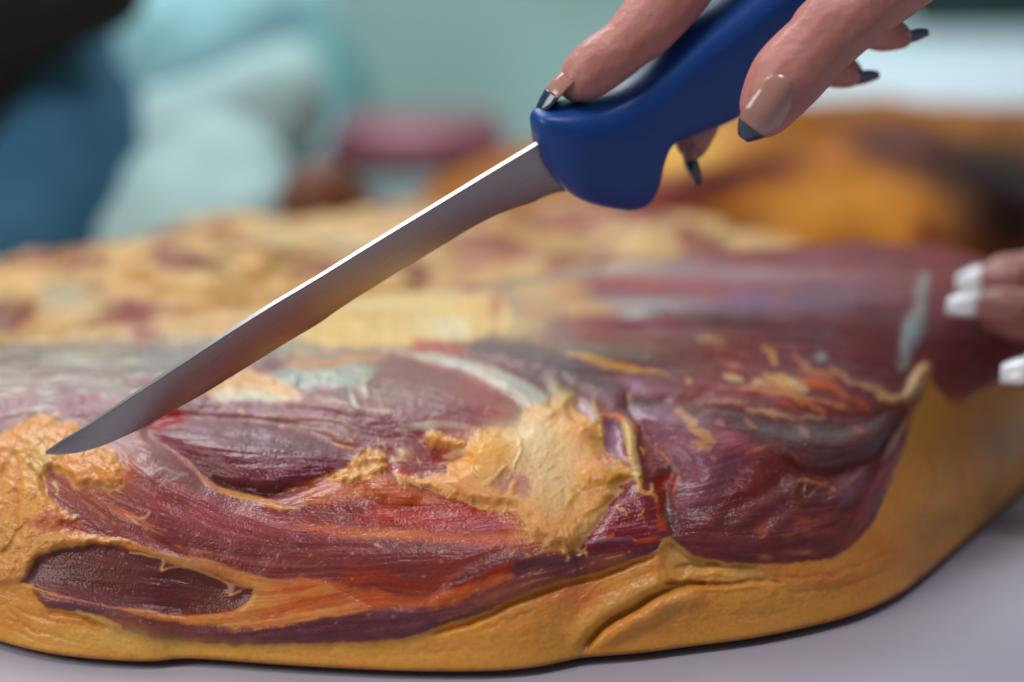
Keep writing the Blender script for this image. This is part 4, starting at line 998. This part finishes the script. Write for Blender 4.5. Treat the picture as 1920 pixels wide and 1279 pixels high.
pinky = [(at(1692,72,dM-.004), mm(3.2)), (at(1676,66,dM-.004), mm(4.6)), (at(1645,58,dM-.004), mm(6.0)), (at(1600,25,dM), mm(7.0)), (at(1640,-70,dM+.008), mm(7.6)), (at(1760,-210,dM), mm(10))]
palm = [(at(1600,-260,dI+.004), mm(14)), (at(1680,-270,dM-.004), mm(16)), (at(1780,-230,dM-.012), mm(17)), (at(1860,-220,dT+.02), mm(17))]
wrist = [(at(1720,-260,.665), mm(20)), (at(1850,-420,.66), mm(24)), (at(2000,-620,.66), mm(26))]
org = at(1600, -200, 0.66)
def rel(chs, o): return [[(p - o, r) for p, r in ch] for ch in chs]
hand1 = link('hand', chain_mesh(rel([index, thumb, middle, ring, pinky, palm, wrist], org), 0.0008, 10), M_SKIN)
hand1.location = org
tag(hand1, 'hand with long blue-tipped nails gripping the blue knife handle, index finger along its top', 'hand')
kw = dict(origin=org, parent=hand1)
nail(base=at(1094,108,dI-.005), tip=at(1002,212,dI-.005), up=(-RT * 0.80 + UP * 0.60 - FW * 0.12), width=0.0100, mats=(M_NAIL, M_NAILB), tipfrac=0.66, droop=0.15, curve=0.8, **kw)
nail(base=at(1484,150,dT-.0095), tip=at(1396,264,dT-.0055), up=(-FW * 1.0 + RT * 0.30 - UP * 0.12), width=0.0114, pointy=0.72, mats=(M_NAIL, M_NAILB), tipfrac=0.80, droop=0.35, curve=0.55, **kw)
nail(base=at(1280,262,dM-.002), tip=at(1306,346,dM), up=(-RT * 1.0 - FW * 0.15), width=0.009, mats=(M_NAIL, M_NAILB), tipfrac=0.45, droop=0.1, curve=0.6, **kw)
nail(base=at(1570,158,dM+.002), tip=at(1648,140,dM+.002), up=(-UP * 1.0 - FW * 0.15), width=0.008, mats=(M_NAIL, M_NAILB), tipfrac=0.5, droop=-0.1, curve=0.6, **kw)
nail(base=at(1672,82,dM-.004), tip=at(1740,62,dM-.004), up=(-UP * 1.0 - FW * 0.15), width=0.007, mats=(M_NAIL, M_NAILB), tipfrac=0.5, droop=-0.1, curve=0.6, **kw)

# second hand, at the right edge
dH = 0.745
h2 = [
 [(at(1862,528,dH+.020), mm(5.6)), (at(1885,518,dH+.020), mm(7.2)), (at(1925,518,dH+.020), mm(8.0)), (at(1990,505,dH+.02), mm(8.6)), (at(2080,500,dH+.02), mm(9.4)), (at(2200,560,dH), mm(12))],
 [(at(1852,578,dH), mm(5.6)), (at(1876,582,dH), mm(7.6)), (at(1915,590,dH), mm(8.4)), (at(1980,585,dH), mm(8.8)), (at(2070,560,dH), mm(9.6)), (at(2200,600,dH), mm(12))],
 [(at(1935,700,dH-.030), mm(6.0)), (at(1960,700,dH-.03), mm(8.0)), (at(2010,690,dH-.026), mm(9.0)), (at(2080,660,dH-.02), mm(10)), (at(2200,620,dH), mm(13))],
 [(at(2200,560,dH), mm(15)), (at(2240,640,dH), mm(15)), (at(2330,600,dH), mm(18))]]
org2 = at(2150, 600, dH)
hand2 = link('hand', chain_mesh(rel(h2, org2), 0.0009, 8), M_SKIN); hand2.location = org2
tag(hand2, 'hand with white-painted fingertips resting on the ham at the right edge', 'hand')
kw = dict(origin=org2, parent=hand2, curve=0.5, pointy=0.35)
nail(base=at(1915,512,dH+.011), tip=at(1792,522,dH+.017), up=(-FW * 0.75 + UP * 0.7), width=0.0125, mats=(M_NAILP, M_NAILW), tipfrac=0.60, **kw)
nail(base=at(1920,578,dH-.009), tip=at(1776,562,dH-.002), up=(-FW * 0.75 + UP * 0.7), width=0.0115, mats=(M_NAILP, M_NAILW), tipfrac=0.60, **kw)
nail(base=at(2000,690,dH-.039), tip=at(1876,690,dH-.033), up=(-FW * 0.75 + UP * 0.7), width=0.0115, mats=(M_NAILP, M_NAILW), tipfrac=0.60, **kw)

# ------------------------------------------------------------------ far background
floor = link('floor', mesh_from('floor', [(-6,-3,-0.9),(6,-3,-0.9),(6,6,-0.9),(-6,6,-0.9)], [(0,1,2,3)]), simple_mat('floor_tile', (0.16,0.17,0.17), 0.5), smooth=False); floor['kind'] = 'structure'
M_WALL = simple_mat('wall_mint', (0.40, 0.66, 0.60), 0.6, scale=3.5, var=0.6)
wall = link('wall', mesh_from('wall', [(-5,3.2,-0.9),(5,3.2,-0.9),(5,3.2,3.4),(-5,3.2,3.4)], [(0,1,2,3)]), M_WALL, smooth=False); wall['kind'] = 'structure'

def lumpy(name, centers, mat, label, cat, voxel=0.008, smooth=4):
    """a soft folded thing (bag, cloth bundle) swelling around a few stations: (u, v, depth, radius m)"""
    ch = [[(at(u, v, d), r) for (u, v, d, r) in c] for c in centers]
    o0 = at(*centers[0][0][:3])
    bm = bmesh.new()
    for c in ch:
        Q = spline(np.array([[*p, r] for p, r in c]), False, 8) if len(c) > 1 else np.array([[*c[0][0], c[0][1]]])
        for p in Q: bmesh.ops.create_icosphere(bm, subdivisions=3, radius=p[3], matrix=Matrix.Translation(p[:3] - o0))
    me = bpy.data.meshes.new('t'); bm.to_mesh(me); bm.free()
    o = bpy.data.objects.new('t', me); COL.objects.link(o)
    r = o.modifiers.new('r', 'REMESH'); r.mode = 'VOXEL'; r.voxel_size = voxel; r.use_smooth_shade = True
    tx = bpy.data.textures.new(name + '_folds', 'CLOUDS'); tx.noise_scale = 0.06
    dsp = o.modifiers.new('d', 'DISPLACE'); dsp.texture = tx; dsp.strength = 0.02
    s = o.modifiers.new('s', 'SMOOTH'); s.iterations = smooth
    dg = bpy.context.evaluated_depsgraph_get(); out = bpy.data.meshes.new_from_object(o.evaluated_get(dg))
    bpy.data.objects.remove(o); bpy.data.meshes.remove(me)
    b = link(name, out, mat); b.location = o0
    return tag(b, label, cat)
lumpy('cloth_bag', [[(50,110,1.06,.042),(60,300,1.04,.050),(40,420,1.02,.050),(20,500,1.0,.045)]], simple_mat('cloth_blue', (0.030,0.15,0.26), 0.8, scale=12, var=0.4), 'dark blue upright shape out of focus at the far left behind the meat', 'bag', 0.005)
lumpy('jacket', [[(-90,60,1.0,.035),(-20,10,1.0,.034),(70,-20,1.0,.030),(170,-60,1.0,.026)], [(-90,60,1.0,.03),(-130,300,1.0,.03),(-130,480,0.98,.03)]], simple_mat('cloth_black', (0.006,0.007,0.010), 0.8), 'near black dark shape out of focus in the upper left corner', 'jacket', 0.004)
lumpy('plastic_bag', [[(270,40,1.4,.060),(330,100,1.4,.068),(420,70,1.4,.062),(300,210,1.4,.04),(260,330,1.4,.04)]], simple_mat('bag_light_blue', (0.42,0.86,1.0), 0.4, scale=10, var=0.12), 'bright pale blue rounded bag out of focus in the upper left', 'bag', 0.006)
lumpy('cloth_bundle', [[(550,130,1.12,.014),(510,205,1.10,.022),(420,265,1.08,.030),(320,320,1.06,.034),(230,410,1.04,.030),(215,480,1.0,.026)], [(420,300,1.08,.03),(360,400,1.04,.032),(330,470,1.0,.03)], [(430,360,1.04,.03),(460,440,1.02,.026)]], simple_mat('cloth_cream', (0.42,0.64,0.62), 0.8, scale=10, var=0.18), 'cream cloth bundle lying diagonally out of focus behind the left meat', 'cloth', 0.005)
tray = rounded_box('meat_tray', 0.080, 0.08, 0.013, 0.004, simple_mat('tray_red', (0.24,0.07,0.10), 0.5, scale=10, var=0.2)); tray.location = at(785,262,1.13); tag(tray, 'dull red flat tray out of focus behind the middle of the blade', 'tray')
tray2 = rounded_box('plastic_crate', 0.12, 0.10, 0.030, 0.006, simple_mat('crate_greyblue', (0.22,0.33,0.34), 0.5, scale=10, var=0.2)); tray2.location = at(785,262,1.13) - np.array([0,0,0.0217]); tag(tray2, 'grey blue crate under the dull red tray, out of focus', 'crate')
lumpy('sausage', [[(590,375,0.99,.013),(620,365,0.99,.015),(645,385,0.99,.013)]], simple_mat('sausage_brown', (0.15,0.05,0.02), 0.5, scale=40, var=0.3), 'small brown piece of meat out of focus behind the left side of the blade', 'sausage', 0.003)
lumpy('teal_bag', [[(600,140,1.25,.024),(605,240,1.22,.026),(590,340,1.18,.028)]], simple_mat('bag_teal', (0.09,0.29,0.29), 0.6, scale=10, var=0.2), 'teal upright shape out of focus right of the cream cloth', 'bag', 0.005)
lumpy('dark_bag', [[(1800,0,1.8,.045),(1870,-30,1.8,.07),(1960,-10,1.8,.07)]], simple_mat('bag_dark_green', (0.012,0.04,0.036), 0.7), 'dark green shape out of focus in the upper right corner', 'bag')
p0 = at(1720, 190, 1.5)
ctr = rounded_box('counter', 0.50, 0.30, 0.60, 0.03, simple_mat('counter_pale', (0.48,0.60,0.66), 0.5, scale=6, var=0.1)); ctr.location = (p0[0] + 0.06, p0[1], p0[2] - 0.30 + 0.02); tag(ctr, 'pale blue white counter out of focus at the upper right', 'counter')
